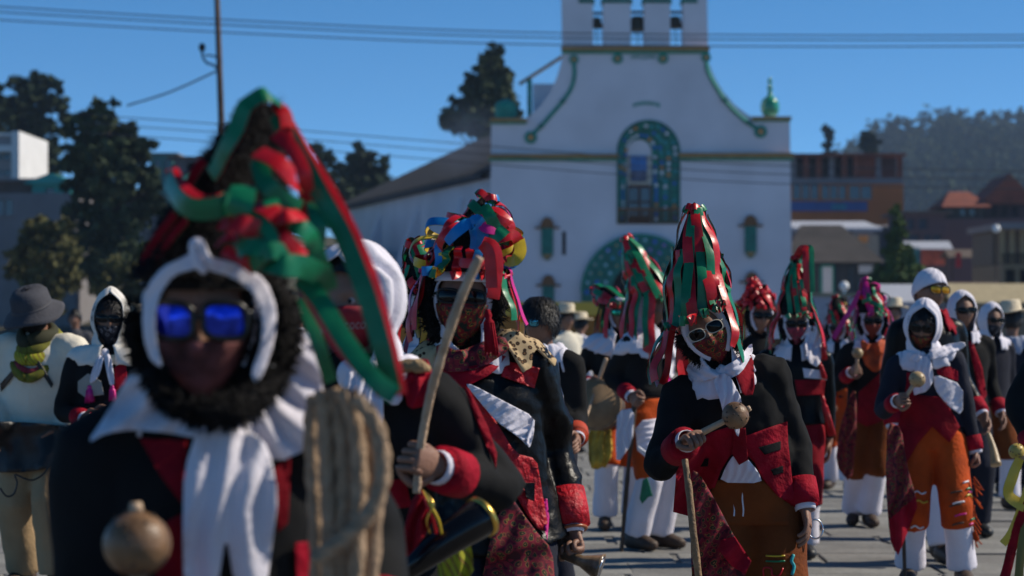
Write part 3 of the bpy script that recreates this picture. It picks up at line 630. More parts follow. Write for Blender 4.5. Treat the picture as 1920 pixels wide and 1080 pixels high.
tree('conifer_tree', 'broad dark conifer before the slope houses', 120, 205, [(180, 195, 16), (165, 215, 28), (205, 215, 28), (150, 250, 34), (195, 250, 42), (240, 250, 30), (140, 285, 40), (190, 290, 50), (245, 290, 42), (270, 275, 22), (150, 330, 46), (210, 335, 55), (262, 335, 40), (290, 350, 24), (170, 380, 50), (225, 385, 55), (270, 385, 34), (180, 430, 50), (230, 440, 50), (200, 490, 55), (250, 490, 40)], 14000, .3, FOL[1], 2, .4)
tree('cypress_tree', 'tall grey green tree beside the white house', 190, 75, [(72, 145, 14), (30, 162, 24), (60, 170, 30), (100, 165, 26), (20, 200, 28), (62, 205, 40), (108, 200, 26), (118, 222, 14), (35, 240, 30), (75, 245, 38), (40, 280, 30), (85, 285, 34), (80, 320, 36)], 7000, .42, FOL[4], 3)
tree('tall_tree', 'tree rising behind the white flat roofed house', 185, -10, [(-10, 190, 30), (0, 220, 26), (-20, 240, 30)], 1800, .42, FOL[4], 33)
tree('olive_bush_tree', 'olive coloured bushy tree before the grey block house', 105, 90, [(85, 412, 16), (70, 440, 30), (110, 440, 34), (55, 475, 36), (95, 480, 44), (130, 480, 26), (40, 510, 30), (85, 525, 44), (125, 525, 34), (80, 560, 44)], 7000, .24, FOL[2], 4, .2)
tree('round_tree', 'dark round crowned tree left of the nave roof', 200, 680, [(678, 290, 24), (655, 310, 26), (695, 308, 26), (722, 310, 14), (670, 335, 34), (705, 335, 28), (655, 365, 34), (690, 370, 34), (660, 400, 34)], 5000, .42, FOL[1], 5)
tree('slender_tree', 'slender grey green tree beside the dark round crowned tree', 190, 598, [(590, 280, 16), (605, 300, 20), (590, 325, 24), (612, 340, 22), (595, 365, 26), (605, 400, 26)], 3000, .4, FOL[4], 6, .25)
tree('hedge_bush', 'low brownish bush under the dark conifer', 95, 250, [(220, 500, 24), (250, 520, 28), (285, 500, 26), (310, 525, 30), (190, 540, 26), (255, 560, 34), (300, 565, 34)], 4000, .2, FOL[2], 7, .12)
tree('green_bush', 'bright green bush between conifer and pale block house', 112, 290, [(280, 470, 18), (300, 455, 14), (295, 490, 20)], 1200, .2, FOL[3], 8, .1)
tree('conical_tree', 'conical dark green tree before the market stalls', 105, 1685, [(1682, 395, 10), (1684, 420, 13), (1680, 445, 17), (1690, 470, 22), (1672, 480, 20), (1700, 500, 24), (1665, 510, 24), (1685, 520, 28), (1708, 530, 20), (1660, 540, 22), (1690, 550, 28)], 6000, .22, FOL[3], 9, .15)
tree('lone_tree', 'lone narrow tree rising above the orange building roof', 330, 1550, [(1549, 243, 9), (1552, 256, 11), (1549, 270, 10), (1550, 290, 12)], 900, .5, FOL[4], 10, .25)
tree('ridge_tree', 'pale tree at the foot of the wooded hill by the orange building', 330, 1632, [(1630, 255, 12), (1622, 266, 12), (1640, 265, 12), (1632, 285, 18)], 1200, .5, FOL[4], 11, .25)
# wooded hill
HS = [(1560, 330), (1620, 282), (1670, 262), (1735, 243), (1790, 254), (1850, 260), (1905, 254), (1960, 246), (2060, 262), (2300, 300)]
def ridge(px):
    for (a, b), (c, d) in zip(HS, HS[1:]):
        if a <= px <= c: return b + (d - b) * (px - a) / (c - a)
    return HS[0][1] if px < HS[0][0] else HS[-1][1]
vs_ = []; nx = 40; HYR = 1050.
for j in range(8):
    for i in range(nx):
        px = 1520 + i * 20; t = j / 7.; Y = 560 + (HYR - 560) * t if j < 7 else HYR + 250
        zr = CH + (HY - ridge(px)) / F * HYR; z = zr * t * .97 if j < 7 else zr * .8
        vs_.append(((px - CX) / F * HYR, Y, z - .5))
fs_ = [(j * nx + i, j * nx + i + 1, (j + 1) * nx + i + 1, (j + 1) * nx + i) for j in range(7) for i in range(nx - 1)]
hill = mk('hill', vs_, fs_, mat('hill_soil', (.04, .042, .025), .95, .4, .05)); tag(hill, 'wooded hill behind the right side of town', kind='structure')
rs = np.random.RandomState(5); bl = []
for i in range(1000):
    px = rs.uniform(1560, 2150); t = rs.uniform(.1, 1.0) ** .5; Y = 560 + (HYR - 560) * t; X_ = (px - CX) / F * HYR; zr = CH + (HY - ridge(px)) / F * HYR; z = zr * t * .97; hgt = rs.uniform(6, 14.)
    for q in range(3): bl.append((X_ + rs.uniform(-2, 2), Y + rs.uniform(-2, 2), z + hgt * (.3 + .33 * q), hgt * (.42 - .09 * q)))
v2, f2 = leaves(bl, 80000, 1.4, 6)
tag(mk('forest', v2, f2, FOL[4], None, False), 'far wooded slope of mixed trees on the hill', 'forest', kind='stuff')
# low slope under the houses on the left
vs_ = [(-60, 128, 0), (-8, 128, 0), (-8, 260, 9), (-60, 260, 13)]
tag(mk('slope', vs_, [(0, 1, 2, 3)], mat('slope_soil', (.06, .055, .03), .95, .4, .3), smooth=False), 'earth slope under the houses on the left', kind='structure')
# ================================================================== PEOPLE TOOLKIT
CAMP = V((0, 0, CH))
def headp(D, bumps=True):
    D = np.atleast_2d(np.asarray(D, float)); D = D / np.linalg.norm(D, axis=1)[:, None]
    x, y, z = D.T; p = D * np.array([.074, .094, .113])
    lo = np.clip(-z, 0, 1); p[:, 0] *= 1 - .26 * lo ** 1.3; hi = np.clip(z, 0, 1); p[:, 0] *= 1 + .04 * hi
    bk = np.clip(y, 0, 1); p[:, 1] += .008 * bk * (z > -.3) - .02 * bk * np.clip(-z, 0, 1)
    if bumps:
        ax = np.abs(x); g = lambda a, b: np.exp(-a ** 2 - b ** 2); fr = (y < 0)
        h = .019 * g(x / .13, (z + .24) / .13) + .010 * g(x / .1, (z + .04) / .16) - .007 * g((ax - .36) / .16, (z - .02) / .1)
        h += .004 * g((ax - .3) / .3, (z - .2) / .09) + .006 * g(x / .22, (z + .53) / .06) + .008 * g(x / .25, (z + .82) / .15) + .005 * g((ax - .5) / .2, (z + .18) / .15)
        p = p + D * (h * fr)[:, None]
    return p
def hdir(th, ph): return (math.sin(th) * math.sin(ph), -math.sin(th) * math.cos(ph), math.cos(th))
def ik(a, b, l1, l2, pole):
    d = b - a; L = d.length; mx = (l1 + l2) * .995
    if L > mx: b = a + d * (mx / L); d = b - a; L = mx
    c = (l1 * l1 + L * L - l2 * l2) / (2 * L); h = math.sqrt(max(0, l1 * l1 - c * c)); u = d / L
    p = (pole - u * pole.dot(u)); p = p.normalized() if p.length > 1e-6 else V((0, 1, 0))
    return a + u * c + p * h, b
class Person:
    def __init__(s, label, px, py, Y, yaw=0, fwd=0, side=0, head=(None, 0, 0), hl=None, hr=None, feet=None, group=None, bulk=1., pl=None, pr=None, gl='relax', gr='relax', vox=.009, skin=None, fl=None, fr=None):
        # px,py: pixel of the head centre; yaw 0 faces the camera; hl / hr: hand targets (pixel x, pixel y, depth offset)
        s.label, s.Y, s.bulk, s.group = label, Y, bulk, group
        yw = Matrix.Rotation(R(yaw), 3, 'Z'); s.RU = yw @ Matrix.Rotation(R(side), 3, 'Y') @ Matrix.Rotation(R(fwd), 3, 'X'); s.YW = yw
        hy, hp, hroll = head; hy = yaw if hy is None else hy
        s.HR = Matrix.Rotation(R(hy), 3, 'Z') @ Matrix.Rotation(R(hroll), 3, 'Y') @ Matrix.Rotation(R(hp), 3, 'X')
        hip = V((0, 0, .9)); nb = hip + s.RU @ V((0, 0, .49)); up = (s.RU @ V((0, 0, 1)) + s.HR @ V((0, 0, 1))).normalized()
        hc = nb + up * .125 + s.HR @ V((0, -.02, 0))
        Wh = at(px, py, Y); k = Wh.z / hc.z; s.s = k; s.base = V((Wh.x - hc.x * k, Wh.y - hc.y * k, .012))
        s.hip, s.nb, s.hc = hip * k, nb * k, hc * k
        s.T = lambda x, y, z: s.hip + s.RU @ V((x, y, z)) * k      # torso frame, metres at scale 1
        s.H = lambda v: s.hc + s.HR @ V(v) * k
        s.bvh = {}
        s.obj = None
        # arms
        s.sh = {}; s.el = {}; s.wr = {}; s.hd = {}
        for sd, tgt, pol in ((1, hl, pl), (-1, hr, pr)):
            a = s.T(sd * .165 * bulk, 0, .398)
            if tgt is None: b = a + s.YW @ V((sd * .07, -.05, -.60)) * k
            else: b = at(tgt[0], tgt[1], Y + (tgt[2] if len(tgt) > 2 else -.15)) - s.base
            pole = (V(pol) if pol else s.YW @ V((sd * .25, .9, -.3)))
            e, b = ik(a, b, .285 * k, .335 * k, pole); s.sh[sd], s.el[sd] = a, e; u = (b - e).normalized(); s.wr[sd] = e + u * .255 * k; s.hd[sd] = b
        s.feet = {}; s.kn = {}; s.hj = {}
        fe = feet or ((.1, 0), (-.1, 0))
        for sd, (fx, fy) in zip((1, -1), fe):
            s.feet[sd] = s.YW @ V((fx, fy, 0)) * k + V((0, 0, .085 * k)); a = s.hip + s.YW @ V((sd * .09, 0, -.04)) * k
            s.hj[sd] = a; s.kn[sd], s.feet[sd] = ik(a, s.feet[sd], .41 * k, .40 * k, s.YW @ V((0, -1, 0)))
        s.body(gl, gr, vox, skin or SKIN, fl, fr)
    def body(s, gl, gr, vox, m, fl, fr):
        k = s.s; mb = MB(); n, kk = 44, 32; D = []
        for i in range(kk + 1):
            th = math.pi * i / kk
            for j in range(n): D.append(hdir(max(.001, min(math.pi - .001, th)), 2 * math.pi * j / n))
        P_ = [s.H(v) for v in headp(D)]; fs = [(i * n + j, (i + 1) * n + j, (i + 1) * n + (j + 1) % n, i * n + (j + 1) % n) for i in range(kk) for j in range(n)]
        mb.add(P_, fs)
        for sd in (1, -1): mb.ell(s.H((sd * .076, .012, -.005)), (.010 * k, .02 * k, .032 * k), 10, 8, s.HR)
        mb.tube([s.nb - s.RU @ V((0, 0, .06)) * k, s.nb, s.H((0, .015, -.05))], [.062 * k, .055 * k, .055 * k], 14)
        t = s.T; mb.tube([t(0, 0, -.08), t(0, 0, .1), t(0, 0, .3), t(0, 0, .39), t(0, 0, .45)], [(.13 * k, .09 * k), (.12 * k, .08 * k), (.14 * k, .09 * k), (.13 * k, .07 * k), (.06 * k, .05 * k)], 16, ref=s.RU @ V((1, 0, 0)))
        fing = MB()
        for sd in (1, -1):
            mb.tube([t(sd * .1, 0, .39), s.sh[sd], s.el[sd], s.wr[sd], s.wr[sd] + (s.wr[sd] - s.el[sd]).normalized() * .02], [.05 * k, .05 * k, .038 * k, .028 * k, .027 * k], 10)
            mb.tube([s.hj[sd] + V((0, 0, .05)), s.hj[sd], s.kn[sd], s.feet[sd], s.feet[sd] - V((0, 0, .03))], [.07 * k, .075 * k, .05 * k, .036 * k, .036 * k], 10)
            fd = s.YW @ V((sd * .15, -1, 0)).normalized(); a = s.feet[sd]
            mb.tube([a - fd * .045 * k - V((0, 0, .045 * k)), a + fd * .02 * k - V((0, 0, .04 * k)), a + fd * .12 * k - V((0, 0, .06 * k)), a + fd * .17 * k - V((0, 0, .065 * k))], [.03 * k, .038 * k, .026 * k, .016 * k], 10)
            s.hand(sd, gl if sd == 1 else gr, mb, fing, fl if sd == 1 else fr)
        me = remesh(mb, vox * k, 2, .4)
        v0 = len(me.vertices)
        bm = bmesh.new(); bm.from_mesh(me); nv = [bm.verts.new(v) for v in fing.v]
        for f in fing.f:
            try: bm.faces.new([nv[i] for i in f])
            except ValueError: pass
        bm.to_mesh(me); bm.free(); me.name = 'person'; me.materials.clear(); me.materials.append(m)
        me.polygons.foreach_set('use_smooth', [True] * len(me.polygons))
        o = bpy.data.objects.new('person', me); COL.objects.link(o); o.location = s.base; tag(o, s.label, 'person', s.group); s.obj = o
    def hand(s, sd, grip, mb, fing, frame):
        k = s.s; w = s.wr[sd]; u = (w - s.el[sd]).normalized()
        if frame and frame[0]: u = V(frame[0]).normalized()
        pn = V(frame[1]) if frame else (s.YW @ V((-sd * 1, 0, 0))); pn = (pn - u * pn.dot(u)).normalized(); ac = u.cross(pn) * sd       # thumb side
        if ac.dot(s.YW @ V((0, -1, 0))) < 0 and not frame: ac = -ac
        s.gc = getattr(s, 'gc', {}); s.gc[sd] = w + u * .075 * k + pn * .03 * k
        mb.tube([w - u * .02 * k, w + u * .02 * k, w + u * .055 * k, w + u * .09 * k], [(.026 * k, .024 * k), (.034 * k, .019 * k), (.041 * k, .017 * k), (.039 * k, .014 * k)], 12, ref=ac)
        cl = {'relax': (18, 28, 18), 'fist': (75, 95, 55), 'grip': (60, 80, 45)}[grip]
        for q, (o_, ln) in enumerate(((.029, .072), (.010, .08), (-.010, .075), (-.029, .06))):
            p = w + u * (.086 - .004 * abs(q - 1)) * k + ac * o_ * k; d = u.copy(); pts = [p - u * .02 * k, p]; ang = 0
            for c_, fr_ in zip(cl, (.45, .30, .25)):
                ang += c_ * (1 + .05 * (q - 1)); d = u * math.cos(R(ang)) + pn * math.sin(R(ang)); p = p + d * ln * fr_ * 1.05 * k; pts.append(p)
            q_ = smooth_path(pts, 3); rr = [(.0105 - .003 * i / len(q_)) * k for i in range(len(q_))]; q_.append(q_[-1] + d * .004 * k); rr.append(.004 * k)
            fing.add(*tube(q_, rr, 8))
        p0 = w + u * .025 * k + ac * .028 * k; th = {'relax': (.35, .55), 'fist': (.75, .15), 'grip': (.75, .3)}[grip]
        p1 = p0 + (u * .6 + ac * .6 + pn * .35).normalized() * .042 * k; p2 = p1 + (u * .7 + pn * th[0] - ac * (.1 if grip == 'relax' else .5)).normalized() * .034 * k; p3 = p2 + (u * .6 + pn * .3 - ac * (.1 if grip == 'relax' else .8)).normalized() * .026 * k
        q_ = smooth_path([p0 - ac * .01 * k, p0, p1, p2, p3], 3); fing.add(*tube(q_, [(.0135 - .005 * i / len(q_)) * k for i in range(len(q_))], 8))
    # ---------------- generic parts (coordinates relative to the base)
    def part(s, name, vs, fs, m, smooth=True, parent=None, solid=0, midx=None, label=None):
        o = mk(name, vs, fs, m, parent or s.obj, smooth, midx)
        if solid: md = o.modifiers.new('thick', 'SOLIDIFY'); md.thickness = solid; md.offset = 0
        if label: o['label'] = label
        return o
    def rpart(s, name, mb, m, vox, it=3, wr=None, key=None):
        me = remesh(mb, vox * s.s, it)
        if wr: wrinkle(me, *wr)
        me.name = name; me.materials.clear(); me.materials.append(m); me.polygons.foreach_set('use_smooth', [True] * len(me.polygons))
        o = link(name, me, s.obj); s.bvh[key or name] = s.mkbvh(me); return o
    def mkbvh(s, me):
        return BVHTree.FromPolygons([v.co + s.base for v in me.vertices], [tuple(p.vertices) for p in me.polygons])
    def push(s, vs, keys, off):
        out = []
        for v in vs:
            w_ = V(v) + s.base
            for k_ in keys:
                loc, nr, _, dist = s.bvh[k_].find_nearest(w_)
                if loc is not None:
                    dd = (w_ - loc).dot(nr)
                    if dd < off: w_ = w_ + nr * (off - dd)
            out.append(w_ - s.base)
        return out
    def jacket(s, m=None, low=-.06, slv=.83, wr=(.006, 2.2), vox=.014, arms=(1, -1), cuff=RED, shirt=WHITE, name='jacket', flare=0., sl_end=.0, cuffw=.07):
        k = s.s; b = s.bulk; t = s.T; mb = MB(); ref = s.RU @ V((1, 0, 0))
        rows = [(low, .185 + flare, .135 + flare), (.05, .172, .122), (.2, .176, .122), (.31, .186, .126), (.375, .178, .118), (.42, .138, .1), (.458, .092, .08), (.49, .066, .066)]
        mb.tube([t(0, .005, h) for h, _, _ in rows], [(rx * b * k, ry * b * k) for _, rx, ry in rows], 28, ref=ref)
        for sd in arms:
            a, e, w_ = s.sh[sd], s.el[sd], s.wr[sd]; f = s.sh[sd] * .3 + t(sd * .06, 0, .405) * .7; we = w_ - (w_ - e) * (.05 + sl_end)
            mb.tube(smooth_path([f, a, a.lerp(e, .5), e, e.lerp(we, .5), we], 3), [x * k * slv for x in np.interp(np.linspace(0, 1, 16), [0, .2, .4, .6, .8, 1], [.062, .078, .073, .066, .058, .052])], 16)
        s.rpart(name, mb, m or BLACK, vox, 3, (wr[0], wr[1], int(s.base.x * 100) % 97, len(wr) > 2, [tuple(s.wr[q]) for q in arms]) if wr else None, 'jacket')
        for sd in arms:
            e, w_ = s.el[sd], s.wr[sd]; u = (w_ - e).normalized()
            if cuff:
                c = MB(); c.tube([w_ - u * (cuffw + .012) * k, w_ - u * cuffw * .5 * k, w_ + u * .0 * k, w_ + u * .003 * k, w_ - u * .01 * k], [.060 * k * slv, .0615 * k * slv, .0595 * k * slv, .054 * k * slv, .045 * k * slv], 20, cap=False); s.part('cuff', c.v, c.f, cuff, solid=.004)
            if shirt:
                c = MB(); c.tube([w_ - u * .03 * k, w_ + u * .012 * k, w_ + u * .024 * k], [.040 * k, .039 * k, .036 * k], 16, cap=False); s.part('shirt_cuff', c.v, c.f, shirt, solid=.003)
    def trousers(s, m, end=.45, r=(.1, .09, .085), name='breeches', wr=(.006, 2.5), vox=.014, top=.05, start=0.):
        # leg fraction: 0 hip joint .. 1 knee .. 2 ankle
        k = s.s; mb = MB()
        if start == 0: mb.tube([s.T(0, 0, top), s.hip + V((0, 0, -.02)), s.hip + V((0, 0, -.11)) * k], [(.16 * k, .115 * k), (.168 * k, .125 * k), (.15 * k, .12 * k)], 20, ref=s.YW @ V((1, 0, 0)))
        for sd in (1, -1):
            f = lambda q: s.hj[sd].lerp(s.kn[sd], q) if q <= 1 else s.kn[sd].lerp(s.feet[sd], q - 1)
            qs = np.linspace(start, end, 9); rr = np.interp(np.linspace(0, 1, 9), [0, .5, 1], r)
            mb.tube([f(q) for q in qs], [x * k for x in rr], 16)
        s.rpart(name, mb, m, vox, 3, wr + (11,) if wr else None)
    def shoes(s, m=LEATH, name='shoe'):
        k = s.s
        for sd in (1, -1):
            a = s.feet[sd]; fd = s.YW @ V((sd * .15, -1, 0)).normalized(); z = lambda h: V((0, 0, h * k - a.z)); mb = MB()
            ps = [a + fd * q * k + z(h) for q, h in ((-.085, .05), (-.07, .055), (-.02, .065), (.05, .06), (.12, .045), (.17, .038), (.195, .034))]
            mb.tube(ps, [(.02 * k, .02 * k), (.036 * k, .05 * k), (.042 * k, .062 * k), (.045 * k, .056 * k), (.05 * k, .042 * k), (.042 * k, .034 * k), (.015 * k, .02 * k)], 16, ref=fd.cross(V((0, 0, 1))))
            vs = [V((v[0], v[1], max(v[2], 0.0))) for v in mb.v]; s.part(name, vs, mb.f, m)
    # ---------------- head wear
    def shell(s, th0, th1, nt_, ph, off, np_=33, bumps=False):
        rows = []
        for i in range(nt_ + 1):
            th = th0 + (th1 - th0) * i / nt_; p0, p1 = ph(th) if callable(ph) else ph
            D = [hdir(th, p0 + (p1 - p0) * j / (np_ - 1)) for j in range(np_)]; o_ = off(th) if callable(off) else off
            base = headp(D, bumps); rows.append([V(b) + V(d) * o_ for b, d in zip(base, D)])
        return rows
    def grid(s, rows): 
        n = len(rows[0]); vs = [v for r in rows for v in r]
        return vs, [(i * n + j, i * n + j + 1, (i + 1) * n + j + 1, (i + 1) * n + j) for i in range(len(rows) - 1) for j in range(n - 1)]
    def hood(s, m=None, th0=48, fmax=62, off=.016, edge=(.225, .16, .38), fs=14, name='headscarf', amp=.010, nf=11, back=.1, tight=1., drape=True, seed=0, neck=(.1, .1), peak=0.):
        k = s.s; n = 64; rnd = random.Random(seed); ph = [rnd.uniform(0, 6.28) for _ in range(4)]
        def fo(th):
            d = math.degrees(th); 
            return R(fmax) * min(1, max(0, (d - th0) / 24.)) ** .6
        rows = []; L = 16; thm = R(122)
        for i in range(L + 1):
            th = R(3) + (thm - R(3)) * i / L; f = fo(th); D = [hdir(th, f + (2 * math.pi - 2 * f) * j / (n - 1)) for j in range(n)]; b = headp(D, False); r = []
            for j in range(n):
                g_ = amp * .45 * (math.sin(nf * math.pi * j / n * 2 + ph[0] + 2 * th) + .6 * math.sin(5 * math.pi * j / n * 2 + ph[1])) * math.sin(th) ** 1.5
                pk = peak * max(0, 1 - th / R(75)) 
                r.append(s.H(V(b[j]) + V(D[j]) * (off + max(-off * .6, g_)) + V((0, -pk * .2, pk))))
            rows.append(r)
        if drape:
            last = rows[-1]; ang = [R(fs) + (2 * math.pi - 2 * R(fs)) * j / (n - 1) for j in range(n)]
            nk = [s.T(neck[0] * math.sin(a), -neck[1] * math.cos(a) - .01, .475) for a in ang]
            ed = [s.T(edge[0] * math.sin(a), -edge[1] * math.cos(a) + (back if math.cos(a) < -.3 else 0) * .3, edge[2] - back * max(0, -math.cos(a)) ** 2 - (.03 if math.cos(a) > .5 else 0)) for a in ang]
            for q in (.3, .65, 1.):
                rows.append([last[j].lerp(nk[j], q) + (last[j] - s.hc).normalized() * (.012 * math.sin(math.pi * q)) for j in range(n)])
            for i in range(1, 9):
                q = i / 8.; r = []
                for j in range(n):
                    p = nk[j].lerp(ed[j], q); p.z += .03 * math.sin(math.pi * q) * k
                    p.z += amp * .35 * q * (math.sin(nf * 2 * math.pi * j / n + ph[2]) + .5 * math.sin(2 * nf * math.pi * j / n * 1.7 + ph[3])); rd = (p - s.nb); rd.z = 0; p = p + rd.normalized() * (amp * .6 * q * (math.sin(3 * 2 * math.pi * j / n + ph[0]) + math.sin(nf * 2 * math.pi * j / n + 1.5 * q * 3 + ph[1])) ); r.append(p)
                rows.append(r)
            flat = s.push([v for r in rows[L + 2:] for v in r], ['jacket'], .010) if 'jacket' in s.bvh else None
            if flat:
                for i in range(len(rows) - L - 2): rows[L + 2 + i] = flat[i * n:(i + 1) * n]
        vs, fs_ = s.grid(rows)
        if drape:          # fold noise on the drape
            pass
        me_o = s.part(name, vs, fs_, m or WHITE, solid=.005)
        s.bvh[name] = BVHTree.FromPolygons([v + s.base for v in vs], fs_); return me_o
    def shawl(s, m=None, edge=(.225, .16, .38), fs=14, name='neck_scarf', amp=.01, nf=11, back=.1, neck=(.085, .085), up=.5, seed=0):
        k = s.s; n = 64; rnd = random.Random(seed); ph = [rnd.uniform(0, 6.28) for _ in range(4)]; rows = []
        ang = [R(fs) + (2 * math.pi - 2 * R(fs)) * j / (n - 1) for j in range(n)]
        nk = [s.T(neck[0] * math.sin(a), -neck[1] * math.cos(a) - .01, up) for a in ang]
        ed = [s.T(edge[0] * math.sin(a), -edge[1] * math.cos(a), edge[2] - back * max(0, -math.cos(a)) ** 2 - (.03 if math.cos(a) > .5 else 0)) for a in ang]
        for i in range(0, 11):
            q = i / 10.; rows.append([nk[j].lerp(ed[j], q) + V((0, 0, (.04 * math.sin(math.pi * q) + amp * (.3 + q) * (math.sin(nf * 2 * math.pi * j / n + ph[2] + 3 * q) + .5 * math.sin(3.4 * nf * math.pi * j / n + ph[3]))) * k)) for j in range(n)])
        flat = s.push([v for r in rows for v in r], ['jacket'], .012); rows = [flat[i * n:(i + 1) * n] for i in range(11)]
        vs, fs_ = s.grid(rows); o = s.part(name, vs, fs_, m or WHITE, solid=.006); s.bvh[name] = BVHTree.FromPolygons([v + s.base for v in vs], fs_); return o
    def cap(s, m=None, th1=80, off=.012, name='head_wrap', front=70):
        rows = []
        n = 49
        for i in range(13):
            r = []
            for j in range(n):
                a = 2 * math.pi * j / (n - 1); tm = R(front + (th1 + 25 - front) * (1 - math.cos(a)) / 2); th = R(2) + (tm - R(2)) * i / 12
                d = hdir(th, a); r.append(s.H(V(headp([d], False)[0]) + V(d) * (off + .002 * math.sin(9 * a + i))))
            rows.append(r)
        vs, fs = s.grid(rows); s.part(name, vs, fs, m or WHITE, solid=.005)
    def band(s, m=None, th=(50, 66), off=.013, name='headband'):
        rows = [[s.H(v) for v in r] for r in s.shell(R(th[0]), R(th[1]), 4, (R(-100), R(100)), off)]
        vs, fs = s.grid(rows); s.part(name, vs, fs, m or WHITE, solid=.005)
    def hair(s, m=HAIR, n=900, ln=.05, front=62, back=115, seed=1):
        rnd = random.Random(seed); mb = MB()
        rows = []
        for i in range(12):
            r = []
            for j in range(41):
                a = 2 * math.pi * j / 40; tm = R(front + (back - front) * min(1, (1 - math.cos(a)) / 1.3)); th = R(2) + (tm - R(2)) * i / 11; d = hdir(th, a); r.append(s.H(V(headp([d], False)[0]) + V(d) * (.016 + .004 * math.sin(7 * a))))
            rows.append(r)
        vs, fs = s.grid(rows); mb.add(vs, fs)
        for i in range(n):
            a = rnd.uniform(0, 6.28); tm = front + (back - front) * min(1, (1 - math.cos(a)) / 1.3); th = R(rnd.uniform(2, tm)); d = V(hdir(th, a)); p = V(headp([d], False)[0]) + d * .014
            t = V(hdir(th + .5, a + rnd.uniform(-.35, .35))) - d; t = (t.normalized() + d * .25).normalized() * ln * rnd.uniform(.6, 1.2); w_ = d.cross(t).normalized() * .004
            b = len(mb.v); q = [p + w_, p - w_, p + t * .6 + d * .012 - w_ * .7, p + t * .6 + d * .012 + w_ * .7, p + t]
            mb.add([s.H(v) for v in q], [(0, 1, 2, 3), (3, 2, 4)])
        s.part('hair', mb.v, mb.f, m)
    def mask(s, m, th0=96, th1=150, off=.010, fl=78, name='face_bandana', drop=.05):
        rows = [[s.H(v) for v in r] for r in s.shell(R(th0), R(th1), 10, (R(-fl), R(fl)), off, 33, True)]
        if drop:
            lr = rows[-1]; rows.append([v + V((0, 0, -drop * s.s * (1 - abs(j - 16) / 17.))) + s.HR @ V((0, .02, 0)) * s.s for j, v in enumerate(lr)])
        vs, fs = s.grid(rows); s.part(name, vs, fs, m, solid=.004)
    def glasses(s, lens, frame, hw=.029, hh=.021, y=-.101, z=.010, sq=2.8, rim=.0035, gap=.034):
        mb = MB(); L = []
        def pt(x, zz): return s.H((x, y + abs(x) ** 2 * 2.6, z + zz))
        for sd in (1, -1):
            o_ = []
            for i in range(24):
                t = 2 * math.pi * i / 24; c, n_ = math.cos(t), math.sin(t); e = 2 / sq
                o_.append((sd * gap + hw * math.copysign(abs(c) ** e, c), hh * math.copysign(abs(n_) ** e, n_) - .003 * sd * c * sd))
            ring = [pt(*q) for q in o_]; mb.add(*tube(ring + [ring[0], ring[1]], rim * s.s, 6, False))
            c0 = s.H((sd * gap, y - .004 + gap ** 2 * 2.6, z)); mid = [pt(sd * gap + (q[0] - sd * gap) * .55, q[1] * .55) + s.HR @ V((0, -.003, 0)) for q in o_]
            vs = ring + mid + [c0]; n = 24; fs = [(i, (i + 1) % n, n + (i + 1) % n, n + i) for i in range(n)] + [(n + i, n + (i + 1) % n, 2 * n) for i in range(n)]; L.append((vs, fs))
            mb.add(*tube([pt(sd * (gap + hw), hh * .4), s.H((sd * .082, -.04, z + .008)), s.H((sd * .084, .02, z))], rim * 1.1 * s.s, 6))
        mb.add(*tube([pt(gap - hw, .004), s.H((0, y - .001, z + .006)), pt(-gap + hw, .004)], rim * s.s, 6))
        g = s.part('sunglasses', mb.v, mb.f, frame)
        for vs, fs in L: s.part('lens', vs, fs, lens, parent=g)
    def eyes(s):
        for sd in (1, -1):
            mb = MB(); mb.ell(s.H((sd * .031, -.0755, .004)), .0108 * s.s, 12, 8); mb.ell(s.H((sd * .031, -.0845, .004)), (.0058 * s.s, .0026 * s.s, .0058 * s.s), 10, 6, s.HR, 1)
            s.part('eye', mb.v, mb.f, [mat('eye_white', (.4, .34, .3), .3), HAIR], midx=mb.m)
    def fring(s, alpha, span0, span1, off, n=29, bumps=False):
        out = []
        for i in range(n):
            ps = R(span0 + (span1 - span0) * i / (n - 1)); al = R(alpha); d = V((math.sin(al) * math.sin(ps), -math.cos(al), math.sin(al) * math.cos(ps)))
            out.append(s.H(V(headp([d], bumps)[0]) + d * off))
        return out
    def roll(s, m=None, alpha=60, span=(-150, 150), r=.012, off=.010, name='headcloth_edge', seed=0):
        pts = s.fring(alpha, span[0], span[1], off, 33); rnd = random.Random(seed)
        s.part(name, *tube(pts, [(r * s.s * rnd.uniform(.8, 1.2), r * 1.5 * s.s * rnd.uniform(.9, 1.1)) for _ in pts], 10), m or WHITE)
    def fur_path(s, pts, r, n=2500, ln=.026, m=FURB, seed=3, name='fur_strap'):
        mb = MB(); mb.tube(pts, r, 10); rnd = random.Random(seed)
        for i in range(n):
            j = rnd.randrange(len(pts) - 1); p = pts[j].lerp(pts[j + 1], rnd.random()); rr = r[j]; d = V((rnd.gauss(0, 1), rnd.gauss(0, 1), rnd.gauss(0, 1))).normalized(); e = d.orthogonal().normalized() * .003; q = p + d * rr * .85
            mb.add([q + e, q - e, q + d * ln * rnd.uniform(.5, 1)], [(0, 1, 2)])
        s.part(name, mb.v, mb.f, m)
    def fur(s, m=FURB, r=.02, span=118, n=700, ln=.022, off=.03, seed=2, alpha=78, name='fur_strap'):
        pts = s.fring(alpha, 180 - span, 180 + span, off, 25)
        mb = MB(); mb.tube(pts, [r * s.s * (.9 + .2 * math.sin(i * 2.3)) for i in range(25)], 10); rnd = random.Random(seed)
        for i in range(n):
            j = rnd.randrange(24); p = pts[j].lerp(pts[j + 1], rnd.random()); d = V((rnd.gauss(0, 1), rnd.gauss(0, 1), rnd.gauss(0, 1))).normalized(); e = d.orthogonal().normalized() * .0035 * s.s; q = p + d * r * .85 * s.s
            mb.add([q + e, q - e, q + d * ln * s.s * rnd.uniform(.5, 1) + V((0, 0, -.004))], [(0, 1, 2)])
